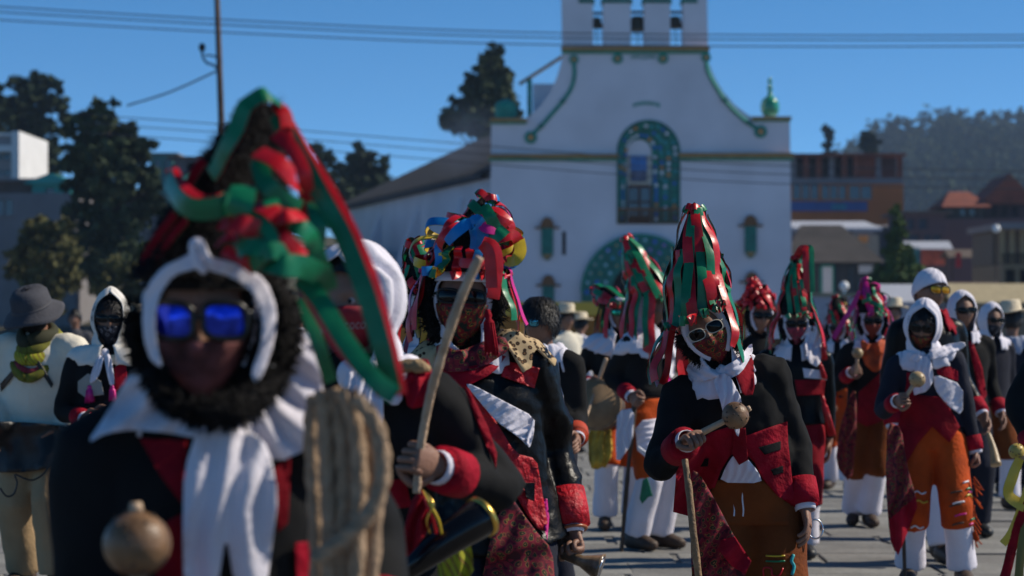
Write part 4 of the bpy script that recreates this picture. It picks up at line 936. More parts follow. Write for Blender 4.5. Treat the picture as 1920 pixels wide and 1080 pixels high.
        s.part(name, mb.v, mb.f, m)
    # ---------------- pixel-traced cloth laid on the figure
    def sheet(s, poly, m, name, tgt=('jacket',), Y=None, off=.012, fold=None, step=None, thick=.004, it=4, top=False, label=None, cat=None, parent=None, curve=None):
        if fold:
            q = []
            for i in range(len(poly)):
                a, b = poly[i], poly[(i + 1) % len(poly)]; q += [(a[0] * .8 + b[0] * .2, a[1] * .8 + b[1] * .2), (a[0] * .2 + b[0] * .8, a[1] * .2 + b[1] * .8)]
            poly = q
        xs = [p[0] for p in poly]; ys = [p[1] for p in poly]; sz = max(max(xs) - min(xs), max(ys) - min(ys)); step = step or max(1.8, min(sz / 22, (fold[1] / 4.5) if fold else 99), sz / 60)
        bd = []
        for i in range(len(poly)):
            a, b = poly[i], poly[(i + 1) % len(poly)]; n = max(1, int(math.hypot(b[0] - a[0], b[1] - a[1]) / step)); bd += [(a[0] + (b[0] - a[0]) * q / n, a[1] + (b[1] - a[1]) * q / n) for q in range(n)]
        pts = []; y = min(ys) + step * .5; r = 0
        while y < max(ys):
            x = min(xs) + (step * .5 if r % 2 else 0)
            while x < max(xs):
                if inside((x, y), poly) and min(math.hypot(x - q[0], y - q[1]) for q in bd) > step * .55: pts.append((x, y))
                x += step
            y += step * .87; r += 1
        P2, T = tri2d(bd, (), pts); N = len(P2); hit = [None] * N
        if tgt:
            for i, (x, y) in enumerate(P2):
                dr = (at(x, y, 1.) - CAMP); best = None
                for t in tgt:
                    if t in s.bvh:
                        loc = s.bvh[t].ray_cast(CAMP, dr.normalized())[0]
                        if loc is not None and (best is None or loc.y < best): best = loc.y
                hit[i] = best
        known = [h for h in hit if h is not None]; dflt = Y if Y is not None else (sum(known) / len(known) if known else s.Y)
        if Y is not None and not tgt: d = [Y] * N
        else:
            d = [h if h is not None else (Y if Y is not None else None) for h in hit]
            if any(q is None for q in d):
                for i in range(N):
                    if d[i] is None:
                        best = min(((P2[i][0] - P2[j][0]) ** 2 + (P2[i][1] - P2[j][1]) ** 2, hit[j]) for j in range(N) if hit[j] is not None)[1] if known else dflt; d[i] = best
        nb = [set() for _ in range(N)]
        for f in T:
            for a in f: nb[a] |= set(f) - {a}
        for _ in range(it):
            e = [sum(d[j] for j in nb[i]) / len(nb[i]) if nb[i] else d[i] for i in range(N)]
            d = [min(e[i], hit[i]) if hit[i] is not None else e[i] for i in range(N)]
        out = []
        for i, (x, y) in enumerate(P2):
            z = d[i] - off
            if fold:
                amp, wl, ang = fold; u = x * math.cos(R(ang)) + y * math.sin(R(ang)); v_ = -x * math.sin(R(ang)) + y * math.cos(R(ang))
                z -= amp * (.7 + .7 * math.sin(6.283 * u / wl + 1.3 * math.sin(v_ / wl * 1.1 + u / wl)) + .12 * math.sin(6.283 * u / wl * 1.9 + v_ / wl))
            if curve: z += curve(x, y)
            out.append(z)
        def ar(f):
            a, b, c = [P2[i] for i in f[:3]]; return (b[0] - a[0]) * (c[1] - a[1]) - (b[1] - a[1]) * (c[0] - a[0])
        T = [f if ar(f) < 0 else f[::-1] for f in T]     # pixel y runs down
        T = [f for f in T if max(abs(out[a] - out[b]) for a in f for b in f) < .35]
        fr = [at(x, y, z) - s.base for (x, y), z in zip(P2, out)]; bk = [at(x, y, z + thick) - s.base for (x, y), z in zip(P2, out)]
        ed = {}
        for f in T:
            for a, b in zip(f, f[1:] + f[:1]): ed[(a, b)] = 1
        sidef = [(a, a + N, b + N, b) for (a, b) in ed if (b, a) not in ed]
        fs = list(T) + [tuple(i + N for i in f[::-1]) for f in T] + sidef
        if top:
            o = mk(name, [v + s.base for v in fr + bk], fs, m, None, True, loc=s.base + at(poly[0][0], poly[0][1], out[0]) * 0); tag(o, label, cat); return o
        o = mk(name, fr + bk, fs, m, parent or s.obj, True)
        if label: o['label'] = label
        s.bvh[name] = BVHTree.FromPolygons([v + s.base for v in fr], T); return o
    def stitch(s, path, m, tgt=('breeches',), r=.0035, off=.004, name='embroidery'):
        pts = []
        for x, y in path:
            dr = (at(x, y, 1.) - CAMP).normalized(); best = None
            for t in tgt:
                loc = s.bvh[t].ray_cast(CAMP, dr)[0]
                if loc is not None and (best is None or loc.y < best): best = loc.y
            if best: pts.append(at(x, y, best - off) - s.base)
        if len(pts) > 1: s.part(name, *tube(smooth_path(pts, 3), r, 6), m)
    # ---------------- hats
    def ribbon(s, pts, nrm, w_, ma, mb_=None, name='ribbon', parent=None, th=.0012, per=4, taper=True):
        q = smooth_path(pts, per); nn = smooth_path(nrm, per) if isinstance(nrm, list) else None; A = []; B = []; n = len(q)
        for i in range(n):
            t = (q[min(i + 1, n - 1)] - q[max(i - 1, 0)]).normalized(); nr = (nn[i] if nn else V(nrm)).normalized(); sd = t.cross(nr)
            sd = sd.normalized() if sd.length > 1e-5 else V((1, 0, 0)); nr = sd.cross(t).normalized(); ww = w_ * .5 * (1 if not taper else (.75 + .25 * min(1, i / (n * .25))))
            jt = w_ * .05 * math.sin(i * .8 + q[0].x * 91) ; q[i] = q[i] + nr * jt * (1 if 0 < i < n - 1 else 0); A += [q[i] - sd * ww + nr * th, q[i] + nr * (th + w_ * .06), q[i] + sd * ww + nr * th]; B += [q[i] - sd * ww - nr * th, q[i] + nr * (w_ * .06 - th), q[i] + sd * ww - nr * th]
        N = 3 * n; fs = []; mi = []
        for i in range(n - 1):
            for j in (0, 1):
                a = 3 * i + j; fs.append((a, a + 1, a + 4, a + 3)); mi.append(0); fs.append((N + a + 3, N + a + 4, N + a + 1, N + a)); mi.append(1)
        return s.part(name, A + B, fs, [ma, mb_ or ma], True, parent, midx=mi)
    def cone_hat(s, apex, dY=.02, n=22, mats=((RIBR, RIBG), (RIBG, RIBR)), seed=0, r0=.118, h0=.068, hang=.12, wd=.032, cone=FURB, gap=48, bulge=.02, lev=(.97, .97, .7, .45), swirl=.5, loops=0, loopr=.04, out=.03):
        k = s.s; rnd = random.Random(seed); ap = at(apex[0], apex[1], s.Y + dY) - s.base; c0 = s.H((0, .012, h0)); ex, ey = s.HR @ V((1, 0, 0)), s.HR @ V((0, -1, 0)); ax = (ap - c0); axn = ax.normalized()
        def S(phi, t, o_=0.):
            rr = (r0 * (1 - t) + .012 * t + bulge * math.sin(math.pi * t) * .5) * k + o_; dirv = ex * math.sin(phi) + ey * math.cos(phi); dirv = (dirv - axn * dirv.dot(axn) * min(1, t * 2)).normalized()
            return c0 + ax * t + dirv * rr, dirv
        rows = [[S(2 * math.pi * j / 24, t)[0] for j in range(25)] for t in np.linspace(0, 1, 12)]
        vs, fs = s.grid(rows); vs += [ap + axn * .01]; b = 11 * 25; fs += [(b + j, b + j + 1, len(vs) - 1) for j in range(24)]; hat = s.part('pointed_hat', vs, fs, cone)
        s.hat = hat
        for i in range(n):
            ph = 2 * math.pi * (i + rnd.uniform(-.3, .3)) / n; t0 = rnd.choice(lev) * rnd.uniform(.92, 1.0); sw = swirl * rnd.uniform(-.35, 1.1); pts = []; nr = []
            o_ = .004 + .012 * rnd.random(); m_ = mats[i % len(mats)]; ln = 6; st = rnd.uniform(0, .06)
            for q in range(ln + 1):
                t = t0 * (1 - q / ln) + st * 0; p, d = S(ph + sw * (q / ln), t, (o_ + .010 * math.sin(q * 1.7 + i)) * k); pts.append(p); nr.append(d + V((0, 0, .2)))
            front = abs((((ph + sw) + math.pi) % (2 * math.pi)) - math.pi) < R(gap); p, d = pts[-1], nr[-1]
            hl = (rnd.uniform(.0, .02) if front else hang * rnd.uniform(.6, 1.3)) * k
            dh = V((d.x, d.y, 0)).normalized() if V((d.x, d.y, 0)).length > .01 else d
            for q in (.35, .7, 1.):
                pts.append(p + dh * (out * math.sin(q * 1.8) * k) + V((rnd.uniform(-.012, .012), rnd.uniform(-.012, .012), -hl * q))); nr.append(dh + V((rnd.uniform(-.3, .3), rnd.uniform(-.3, .3), 0)))
            s.ribbon(pts, nr, wd * k * rnd.uniform(.85, 1.15), *m_, parent=hat)
        for i in range(loops):
            ph = rnd.uniform(0, 6.283); t = rnd.uniform(.05, .8); p, d = S(ph, t); sdv = axn.cross(d).normalized() * rnd.uniform(-1, 1) + axn * rnd.uniform(-.6, .6); sdv.normalize(); rr = loopr * k * rnd.uniform(.6, 1.3); m_ = rnd.choice(mats); pts = []; nr = []
            for q in range(9):
                a = math.pi * (-.15 + 1.3 * q / 8); v = sdv * (-math.cos(a)) * rr + d * (math.sin(a) * rr * 1.3); pts.append(p + v); nr.append(v.normalized() + d * .2)
            s.ribbon(pts, nr, wd * k, *m_, parent=hat, per=3)
        for i in range(5 if n else 0):
            ph = 6.283 * i / 5 + rnd.random(); p, d = S(ph, .93 + .05 * rnd.random()); rr = .018 * k; m_ = mats[i % len(mats)]; sdv = axn.cross(d).normalized()
            s.ribbon([p + sdv * (-math.cos(a_) * rr) + d * (math.sin(a_) * rr) + axn * (.012 * math.sin(a_)) for a_ in (0, .8, 1.6, 2.4, 3.1)], d + axn * .6, wd * .7 * k, *m_, parent=hat, per=3)
        return hat
    def hatring(s, prof, m, name='hat', tilt=(0, 0, 0), wav=.0, n=40, c=(0, .01, .03)):
        rot = Euler([R(a) for a in tilt]).to_matrix(); vs = []; fs = []
        for i, (rx, ry, z) in enumerate(prof):
            for j in range(n):
                a = 2 * math.pi * j / n; vs.append(s.H(V(c) + rot @ V((rx * math.sin(a), -ry * math.cos(a), z + wav * (rx / .2) ** 3 * math.sin(3 * a + 1)))))
        k = len(prof); fs = [(i * n + j, i * n + (j + 1) % n, (i + 1) * n + (j + 1) % n, (i + 1) * n + j) for i in range(k - 1) for j in range(n)] + [tuple((k - 1) * n + j for j in range(n))]
        return s.part(name, vs, fs, m, solid=.006)
    def knot(s, px, py, r=.028, m=None, dY=None, key=('headscarf', 'jacket'), sc=(1, .8, 1.1)):
        dr = (at(px, py, 1.) - CAMP).normalized(); ys = [h.y for h in (s.bvh[t].ray_cast(CAMP, dr)[0] for t in key if t in s.bvh) if h is not None]
        Y = (min(ys) if ys else s.Y - .12) - .01 if dY is None else s.Y + dY
        vs, fs = ell(at(px, py, Y) - s.base, (r * sc[0] * s.s, r * sc[1] * s.s, r * sc[2] * s.s), 16, 12); a = np.array([list(v) for v in vs]); d = snoise(a, 14, 3, 2) * .004
        s.part('scarf_knot', [V(v) * 1 + (V(v) - (at(px, py, Y) - s.base)).normalized() * q for v, q in zip(vs, d)], fs, m or WHITE); return Y
    def tassel(s, x0, y0, x1, y1, m=None, r=.013, dY=-.16, tgt=('jacket',)):
        dr = (at(x0, y0, 1.) - CAMP).normalized(); ys = [h.y for h in (s.bvh[t].ray_cast(CAMP, dr)[0] for t in tgt if t in s.bvh) if h is not None]; Y = (min(ys) - .03) if ys else s.Y + dY
        a, b = at(x0, y0, Y) - s.base, at(x1, y1, Y) - s.base; mb = MB(); mb.tube([a, a.lerp(b, .15), a.lerp(b, .22), a.lerp(b, .3), b], [r * .4, r * .7, r * .5, r * .9, r * 1.25], 10)
        rnd = random.Random(int(x0))
        for i in range(40):
            o_ = V((rnd.uniform(-1, 1), rnd.uniform(-1, 1), 0)) * r * 1.2; mb.tube([a.lerp(b, .3) + o_ * .7, b + o_ + V((0, 0, -rnd.uniform(0, .012)))], .0016, 4)
        s.part('tassel', mb.v, mb.f, m or RIBR)

# ---- things held
def maraca(label, hand, ball, r, Y, Yb=None, m=None, hm=None, peg=True):
    a, b = at(hand[0], hand[1], Y), at(ball[0], ball[1], Yb if Yb is not None else Y); d = (b - a).normalized(); o = tag(empty('maraca', a), label, 'maraca')
    mb = MB(); mb.tube([-d * .03, (b - a) * .5, (b - a) - d * r * .8], [.012, .011, .014], 10); mb.build('handle', hm or WOODL, o, True)
    vs, fs = ell((0, 0, 0), (r, r, r * .96), 26, 18); q = d.to_track_quat('Z', 'Y').to_matrix()
    mk('gourd', [q @ V(v) + (b - a) for v in vs], fs, m or GOURD, o)
    if peg: mb = MB(); mb.tube([(b - a) + d * r * .9, (b - a) + d * r * 1.22], [.012, .009], 10); mb.build('peg', hm or WOODL, o, True)
    rnd = random.Random(int(ball[0])); mb = MB()
    for i in range(26):
        v = V((rnd.gauss(0, 1), rnd.gauss(0, 1), rnd.gauss(0, 1))).normalized(); mb.ell((b - a) + v * r * .985, .0035, 6, 4)
    mb.build('hole', DKWOOD, o)['kind'] = 'stuff'
    return o
def stick(label, pts, rad, m, name='walking_stick', cat='stick', kn=0.):
    P_ = [at(*p) for p in pts]; q = smooth_path([p - P_[0] for p in P_], 6); n = len(q); rs = random.Random(int(pts[0][0]))
    rr = [np.interp(i / (n - 1), np.linspace(0, 1, len(rad)), rad) * (1 + kn * rs.uniform(-1, 1)) for i in range(n)]
    o = mk(name, *tube(q, rr, 12), m); o.location = P_[0]; return tag(o, label, cat)
# ================================================================== THE PEOPLE
RG = ((RIBR, RIBG), (RIBG, RIBR))
# ---- dancer leaning with a maraca, ivory sunglasses
m = Person('dancer in tall ribboned hat leaning with gourd rattle, ivory framed sunglasses and paisley mask', 1326, 626, 8.55, yaw=-2, fwd=13, side=-15, head=(-8, 6, -27),
           hl=(1515, 985, .02), hr=(1300, 815, -.36), pl=(.3, 1, 0), pr=(-.45, .3, -1), gr='fist', gl='relax', feet=((.13, 0), (-.12, .05)), bulk=1.06, vox=.006, fl=(None, (-.9, .2, 0)), fr=(None, (.2, .2, -1)))
m.jacket(BLACK, low=-.04, vox=.010, slv=.93, wr=(.009, 2.1, 1), cuffw=.085)
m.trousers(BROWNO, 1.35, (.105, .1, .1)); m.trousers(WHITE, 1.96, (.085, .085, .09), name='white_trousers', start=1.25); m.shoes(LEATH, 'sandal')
m.roll(alpha=58, r=.009); m.hood(WHITE, th0=46, fmax=58, off=.014, edge=(.13, .13, .42), back=.10, amp=.011, seed=3)
m.fur(off=.028, r=.02, n=1500, span=105, alpha=72)
m.mask(PAIS); m.glasses(LENSD, FRAMEW, .029, .021, rim=.0019, gap=.035)
m.cone_hat((1302, 384), .03, n=26, mats=RG, seed=5, r0=.125, h0=.075, hang=.2, wd=.038, lev=(.98, .98, .98, .62, .55), swirl=.5, bulge=.03, gap=42, out=.05)
sh = m.sheet
sh([(1291, 842), (1330, 812), (1372, 798), (1392, 800), (1396, 828), (1368, 856), (1352, 882), (1340, 915), (1308, 925), (1300, 970), (1262, 960), (1268, 885)], RED, 'red_panel', off=.01)
sh([(1392, 820), (1440, 802), (1476, 790), (1478, 830), (1490, 940), (1492, 952), (1458, 930), (1430, 898), (1415, 868), (1398, 850)], RED, 'red_panel', off=.011)
sh([(1312, 861), (1329, 859), (1327, 875), (1313, 875)], BLACK, 'black_patch', ('red_panel', 'jacket'), off=.017)
sh([(1422, 839), (1464, 827), (1464, 843), (1434, 853)], BLACK, 'black_patch', ('red_panel', 'jacket'), off=.004, it=0)
sh([(1445, 881), (1468, 873), (1469, 886), (1451, 892)], BLACK, 'black_patch', ('red_panel', 'jacket'), off=.004, it=0)
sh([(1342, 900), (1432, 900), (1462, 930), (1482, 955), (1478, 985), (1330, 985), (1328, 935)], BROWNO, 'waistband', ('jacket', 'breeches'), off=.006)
sh([(1348, 905), (1362, 872), (1376, 852), (1400, 858), (1422, 884), (1430, 906)], WHITE, 'shirt_front', ('jacket', 'breeches'), off=.014, fold=(.004, 14, 20))
sh([(1375, 806), (1398, 802), (1403, 862), (1386, 872), (1372, 850)], DKRED, 'vest_flap', off=.02)
sh([(1374, 694), (1390, 678), (1412, 662), (1416, 740), (1393, 742), (1384, 716)], DKRED, 'red_neckerchief', ('jacket', 'headscarf'), off=.008, fold=(.003, 16, 20), it=8)
sh([(1284, 690), (1310, 665), (1345, 688), (1352, 705), (1318, 716), (1298, 712)], WHITE, 'scarf_end', ('jacket', 'headscarf'), off=.012, fold=(.006, 14, -60))
sh([(1352, 690), (1385, 672), (1410, 640), (1412, 662), (1390, 700), (1364, 712)], WHITE, 'scarf_end', ('jacket', 'headscarf'), off=.026, fold=(.005, 14, 60), it=8)
m.knot(1354, 697, .026)
sh([(1340, 700), (1366, 700), (1378, 722), (1391, 748), (1388, 774), (1386, 820), (1379, 814), (1374, 780), (1356, 776), (1350, 750), (1338, 722)], WHITE, 'scarf_tail', ('jacket',), off=.03, fold=(.009, 15, 8))
sh([(1302, 705), (1330, 730), (1334, 726), (1306, 700)], RED, 'lapel_piping', off=.012)
for x in (1376, 1393): m.stitch([(x, 918), (x - 1, 935), (x + 1, 955), (x, 968)], T_WHITE, r=.004)
for y, c in ((1042, RIBY), (1052, RIBG)): m.stitch([(1436, y), (1455, y + 1), (1472, y)], c)
m.stitch([(1432, 1080), (1432, 1065), (1446, 1066), (1448, 1078), (1460, 1080), (1468, 1065)], RIBR); m.stitch([(1488, 1040), (1484, 1052), (1489, 1062), (1485, 1078)], T_TEAL, r=.006)
hnd = m.hd[-1] + m.base
maraca('brown gourd rattle held by the dancer in ivory framed sunglasses', (1332, 803), (1379, 779), .047, m.wr[-1].y + m.base.y - .09)
stick('rough wooden stick hanging from the hand with the rattle, bandana tied to it', [(1284, 862, 8.2), (1292, 920, 8.16), (1300, 1000, 8.14), (1312, 1100, 8.16), (1330, 1260, 8.2)], [.011, .013, .013, .012], WOOD, 'wooden_stick', kn=.12)
bd_ = m.sheet([(1296, 880), (1312, 888), (1345, 945), (1378, 1008), (1408, 1052), (1396, 1082), (1390, 1130), (1300, 1150), (1294, 1000)], PAISR, 'bandana', None, 8.19, 0, fold=(.018, 34, 22), top=True, label='red and green paisley bandana hanging from the wooden stick', cat='bandana')
m.sheet([(1378, 1006), (1409, 1052), (1398, 1076), (1372, 1062), (1346, 1030), (1352, 1012)], RED, 'red_hem', None, 8.12, 0, curve=lambda x, y: .012 * math.sin((x + y) / 11.), step=5, parent=bd_)
ob = mk('steel_ring', *tube([V((.026 * math.cos(t), .004 * math.sin(2 * t), .034 * math.sin(t))) for t in np.linspace(0, 6.4, 26)], .0035, 6), STEEL); ob.location = at(1529, 992, m.wr[1].y + m.base.y - .02); tag(ob, 'steel ring hanging at the red cuff of the leaning dancer', 'ring')

# ---- masked dancer with many coloured hat, leopard collar
c = Person('dancer in glossy black and red jacket with leopard collar and multicoloured ribbon hat', 868, 572, 7.2, yaw=6, fwd=3, side=-9, head=(-2, -2, 2), hl=(1078, 1035, .05), hr=(800, 1000, .1), bulk=1.1, vox=.006, gl='fist', fl=(None, (-.6, -.6, 0)), pl=(.15, 1, 0))
c.jacket(BLKSATIN, low=-.12, vox=.008, slv=1.0, wr=(.010, 2.6, 1), cuff=REDB, cuffw=.10, flare=.02)
c.trousers(NAVY, 1.35, (.11, .1, .1)); c.trousers(WHITE, 1.96, (.085, .085, .09), name='white_trousers', start=1.25); c.shoes()
c.band(th=(44, 66), off=.02); c.hood(WHITE, th0=46, fmax=62, off=.012, edge=(.13, .12, .43), back=.03, seed=8)
c.fur(off=.036, r=.024, n=1500, span=122, ln=.03, alpha=80); c.mask(PAIS, 95, 152, .011, 76); c.glasses(LENSD, FRAMEK, .034, .020, rim=.004, gap=.036)
c.shawl(LEOP, edge=(.20, .165, .42), fs=46, name='leopard_collar', amp=.014, nf=6, back=.02, up=.49)
MC = ((RIBR, RIBG), (RIBB, RIBY), (RIBY, RIBR), (RIBG, RIBY), (RIBR, RIBP), (RIBP, RIBB), (RIBR, RIBR))
c.cone_hat((914, 368), .03, n=26, mats=MC, seed=11, r0=.125, h0=.08, hang=.2, wd=.028, lev=(.97, .5, .35, .3), swirl=.4, loops=26, loopr=.045, gap=56, out=.04)
sh = c.sheet
Yh = 7.05
for pts, mm in (([(838, 455), (858, 432), (880, 420), (893, 440), (892, 468)], (RIBB, RIBB)), ([(880, 425), (893, 412), (905, 430), (904, 462)], (RIBB, RIBB)), ([(920, 452), (940, 445), (960, 440), (974, 458), (968, 480), (948, 492)], (RIBR, RIBY)), ([(915, 460), (935, 440), (948, 428)], (RIBG, RIBG)), ([(948, 490), (966, 488), (976, 470), (972, 448)], (RIBY, RIBG)), ([(908, 385), (918, 405), (930, 428)], (RIBG, RIBY)), ([(898, 405), (910, 425), (930, 430)], (RIBP, RIBP))):
    c.ribbon([at(x, y, Yh - .02 * math.sin(i * 1.3)) - c.base for i, (x, y) in enumerate(pts)], [V((-.2 + .1 * i, -1, .35)) for i in range(len(pts))], .036, *mm, parent=c.hat)
c.ribbon([at(x, y, Yh - .1) - c.base for x, y in ((905, 452), (925, 465), (932, 500), (924, 560))], V((.4, -1, .1)), .04, RIBR, RIBR, parent=c.hat)
c.ribbon([at(x, y, Yh - .12) - c.base for x, y in ((902, 458), (918, 478), (922, 540))], V((-.4, -1, .1)), .035, RIBR, RIBR, parent=c.hat)
c.tassel(914, 580, 922, 660, DKRED, .017, -.2, ('leopard_collar', 'jacket'))
sh([(818, 640), (860, 660), (905, 640), (945, 628), (958, 655), (905, 690), (850, 700), (818, 690)], PAISR, 'bandana_collar', ('jacket', 'leopard_collar', 'headscarf'), off=.02, fold=(.010, 40, 70))
sh([(800, 690), (880, 690), (955, 660), (925, 700), (872, 726), (815, 745), (790, 720)], RED, 'red_neckerchief', off=.02, fold=(.008, 50, 70))
sh([(944, 676), (1012, 690), (1002, 728), (940, 706)], REDB, 'red_panel', off=.008)
sh([(868, 722), (896, 735), (930, 790), (966, 850), (1006, 860), (1014, 905), (1030, 1000), (1000, 988), (930, 860), (880, 780)], REDB, 'red_panel', off=.010, fold=(.004, 40, 30))
sh([(980, 905), (1003, 905), (1002, 940), (988, 935)], BLKSATIN, 'black_patch', ('jacket', 'red_panel'), off=.014)
sh([(872, 720), (884, 720), (945, 752), (1003, 782), (998, 812), (990, 838), (975, 822), (930, 790), (898, 752)], WHITE, 'white_sash', off=.022, fold=(.008, 15, 62))
sh([(1003, 782), (1001, 815), (993, 842), (986, 830), (990, 800)], WHITE, 'white_sash', off=.028, fold=(.008, 12, 10))
sh([(900, 1100), (925, 985), (955, 925), (1000, 990), (1036, 1030), (1042, 1110)], PAISR, 'paisley_apron', ('jacket', 'breeches'), off=.03, fold=(.01, 60, 20))
sh([(1020, 935), (1026, 935), (1030, 970), (1026, 1015), (1021, 990)], RIBP, 'magenta_trim', ('jacket', 'breeches'), 7.1, off=.02)
hw = c.wr[1] + c.base; u = (c.wr[1] - c.el[1]).normalized()
ob = mk('bangle', *tube([u * .012 + (u.orthogonal().normalized() * math.cos(t) + u.cross(u.orthogonal().normalized()) * math.sin(t)) * .047 for t in np.linspace(0, 6.4, 26)], .005, 8), mat('orange_bangle', (.35, .1, .03), .35)); ob.location = hw; tag(ob, 'orange brown bangle on the wrist of the leopard collared dancer', 'bangle')
mr = tag(empty('horn_cup', at(1090, 1052, hw.y - .06)), 'polished horn rattle held low by the leopard collared dancer', 'rattle')
vs_, fs_ = lathe([(.014, -.06), (.018, 0), (.03, .03), (.041, .055), (.044, .062), (.036, .06)], 22); q_ = V((.93, -.2, -.3)).to_track_quat('Z', 'Y').to_matrix(); mk('horn_bell', [q_ @ V(v) for v in vs_], fs_, mat('polished_horn', (.2, .13, .075), .18, .6, 30, spec=.6), mr)
vs_, fs_ = lathe([(.0, .0615), (.012, .0612), (.037, .0605)], 22); mk('horn_rim', [q_ @ V(v) + q_ @ V((0, 0, .002)) for v in vs_], fs_, STEEL, mr)

# ---- white hooded one with red mask, stick and horn
b = Person('person with white headscarf and red lettered mask raising a stick and black horn', 668, 572, 5.7, yaw=-22, fwd=3, side=2, head=(-26, 4, 2), hl=(789, 866, -.24), hr=(560, 1150, .1), pl=(.7, .6, -.7), gl='fist', bulk=1.08, vox=.006, fl=((-.62, -.7, .35), (-.75, .62, 0)))
b.jacket(BLACK, low=-.06, vox=.010, slv=.88, wr=(.011, 1.8, 1), cuff=RED, cuffw=.07)
b.trousers(NAVY, 1.95, (.11, .09, .085)); b.shoes(BLKLEATH)
b.hood(WHITE, th0=46, fmax=64, off=.028, edge=(.16, .15, .42), back=.02, amp=.02, nf=9, seed=4, fs=40)
b.hair(n=0, front=56); b.eyes(); b.mask(mat('red_mask', (.24, .008, .02), .7, .15, 12), 93, 150, .012, 84)
# white print on the mask
tcu = bpy.data.curves.new('lettering', 'FONT'); tcu.body = 'coco'; tcu.size = .03; tcu.extrude = .0006
to = bpy.data.objects.new('lettering', tcu); TMP.collection.objects.link(to); lm = bpy.data.meshes.new_from_object(to.evaluated_get(tdg())); bpy.data.objects.remove(to)
for v in lm.vertices:
    a_ = R(18) + v.co.x / .1; th_ = R(118) - v.co.y / .1; d = V(hdir(th_, a_)); q = b.H(V(headp([d])[0]) + d * (.0155 + v.co.z)); v.co = q
lm.materials.clear(); lm.materials.append(mat('pale_print', (.34, .2, .22))); link('mask_lettering', lm, b.obj)
b.knot(660, 705, .035, key=('headscarf', 'jacket'))
b.sheet([(640, 700), (712, 690), (720, 760), (716, 860), (690, 850), (655, 780)], WHITE, 'scarf_tail', ('jacket',), off=.03, fold=(.012, 26, 5))
b.sheet([(765, 690), (800, 668), (812, 700), (806, 760), (765, 768), (758, 730)], RED, 'red_neckerchief', ('jacket', 'headscarf'), off=.016, fold=(.008, 20, 20))
b.sheet([(868, 722), (880, 730), (915, 800), (932, 850), (930, 880), (918, 850), (890, 780)], RED, 'sleeve_piping', off=.008)
b.sheet([(722, 900), (760, 898), (772, 950), (735, 955)], RED, 'red_panel', off=.01)
b.sheet([(820, 1000), (880, 985), (890, 1090), (820, 1095)], STRIPE, 'striped_sash', ('jacket', 'breeches'), 5.6, off=.03, fold=(.012, 30, 12))
gp = (b.gc[1] + b.base).y
stick('long curved pale branch raised in the fist of the white hooded person', [(781, 925, gp - .02), (786, 860, gp - .02), (797, 790, gp - .03), (812, 720, gp - .06), (836, 640, gp - .10), (868, 550, gp - .13), (899, 482, gp - .15)], [.0095, .0098, .010, .011, .0108, .0105, .011], WOODL, 'curved_stick', kn=.10)
hn = tag(empty('horn', at(840, 1010, gp - .1)), 'glossy black horn with brass rim hanging below the raised fist', 'horn'); hl0 = hn.location
P_ = smooth_path([at(x, y, gp - .1 + d_) - hl0 for x, y, d_ in ((745, 1085, 0), (785, 1052, -.01), (835, 1015, 0), (880, 985, .02), (905, 968, .04))], 5)
mb = MB(); mb.tube(P_, [np.interp(i / (len(P_) - 1), [0, .4, .8, 1], [.018, .034, .043, .046]) for i in range(len(P_))], 20); mb.build('horn_body', HORN, hn, True)
d_ = (P_[-1] - P_[-2]).normalized(); mb = MB(); mb.tube([P_[-1] - d_ * .008, P_[-1] + d_ * .004], [.049, .049], 24); mb.build('horn_rim', GOLD, hn, True)
mb = MB(); mb.tube([P_[-1] + d_ * .0045, P_[-1] + d_ * .006], [.042, .03], 20); mb.build('horn_mouth', DARK, hn, True)
b.sheet([(775, 925), (805, 930), (815, 965), (800, 1000), (770, 1040), (752, 1050), (757, 990)], DKRED, 'red_kerchief', None, gp - .16, 0, fold=(.016, 22, 15), top=True, label='dark red kerchief knotted round the horn below the fist', cat='kerchief')
for i, (x0, x1) in enumerate(((806, 822), (800, 812), (812, 800))):
    ob = mk('horn_cord', *tube(smooth_path([at(790, 918, gp - .17), at(x0, 945, gp - .19), at(x1, 975, gp - .18), at(x1 + 6, 1000, gp - .15)], 5), .0035, 6), (RIBY, RIBR, GOLD)[i]); ob.parent = hn; ob.location = -hl0
yb_ = min([h.y for h in (b.bvh[t_].ray_cast(CAMP, (at(770, 692, 1.) - CAMP).normalized())[0] for t_ in ('jacket', 'headscarf', 'red_neckerchief')) if h is not None] or [5.5]) - .012
tk = tag(mk('hide_roll', *tube(smooth_path([at(728, 694, yb_), at(745, 690, yb_), at(768, 685, yb_), at(786, 687, yb_), at(804, 692, yb_ + .02)], 4), [.006, .010, .012, .013, .014, .015, .015, .016, .016, .015, .016, .018, .017, .015, .012, .010, .008], 12), mat('tan_hide', (.3, .2, .1), .8, .4, 20, .5, 60)), 'tan hide roll tied under the white headscarf', 'hide roll')

# ---- big blurred foreground dancer
a = Person('dancer with black fur hat, blue mirrored sunglasses and big knotted white scarf', 383, 622, 3.95, yaw=3, fwd=6, side=-1, head=(2, 2, 0), hr=(262, 1190, -.3), hl=(720, 1260, 0), bulk=1.08, vox=.006, gr='fist', pr=(-.2, .6, -1))
a.jacket(BLACK, low=-.06, vox=.012, slv=1.12, wr=(.008, 1.7)); a.trousers(NAVY, 1.95, (.11, .09, .085)); a.shoes()
a.hood(WHITE, th0=40, fmax=66, off=.024, edge=(.12, .13, .43), back=.12, amp=.013, nf=10, seed=2, fs=66)
a.fur(off=.034, r=.027, n=3500, span=100, ln=.026, alpha=78); a.mask(mat('dusky_red_mask', (.15, .045, .045), .8, .7, 22, .3, 40), 100, 152, .012, 74); a.glasses(LENSB, FRAMEK, .036, .030, y=-.112, rim=.006, gap=.043, sq=3.2)
sh = a.sheet
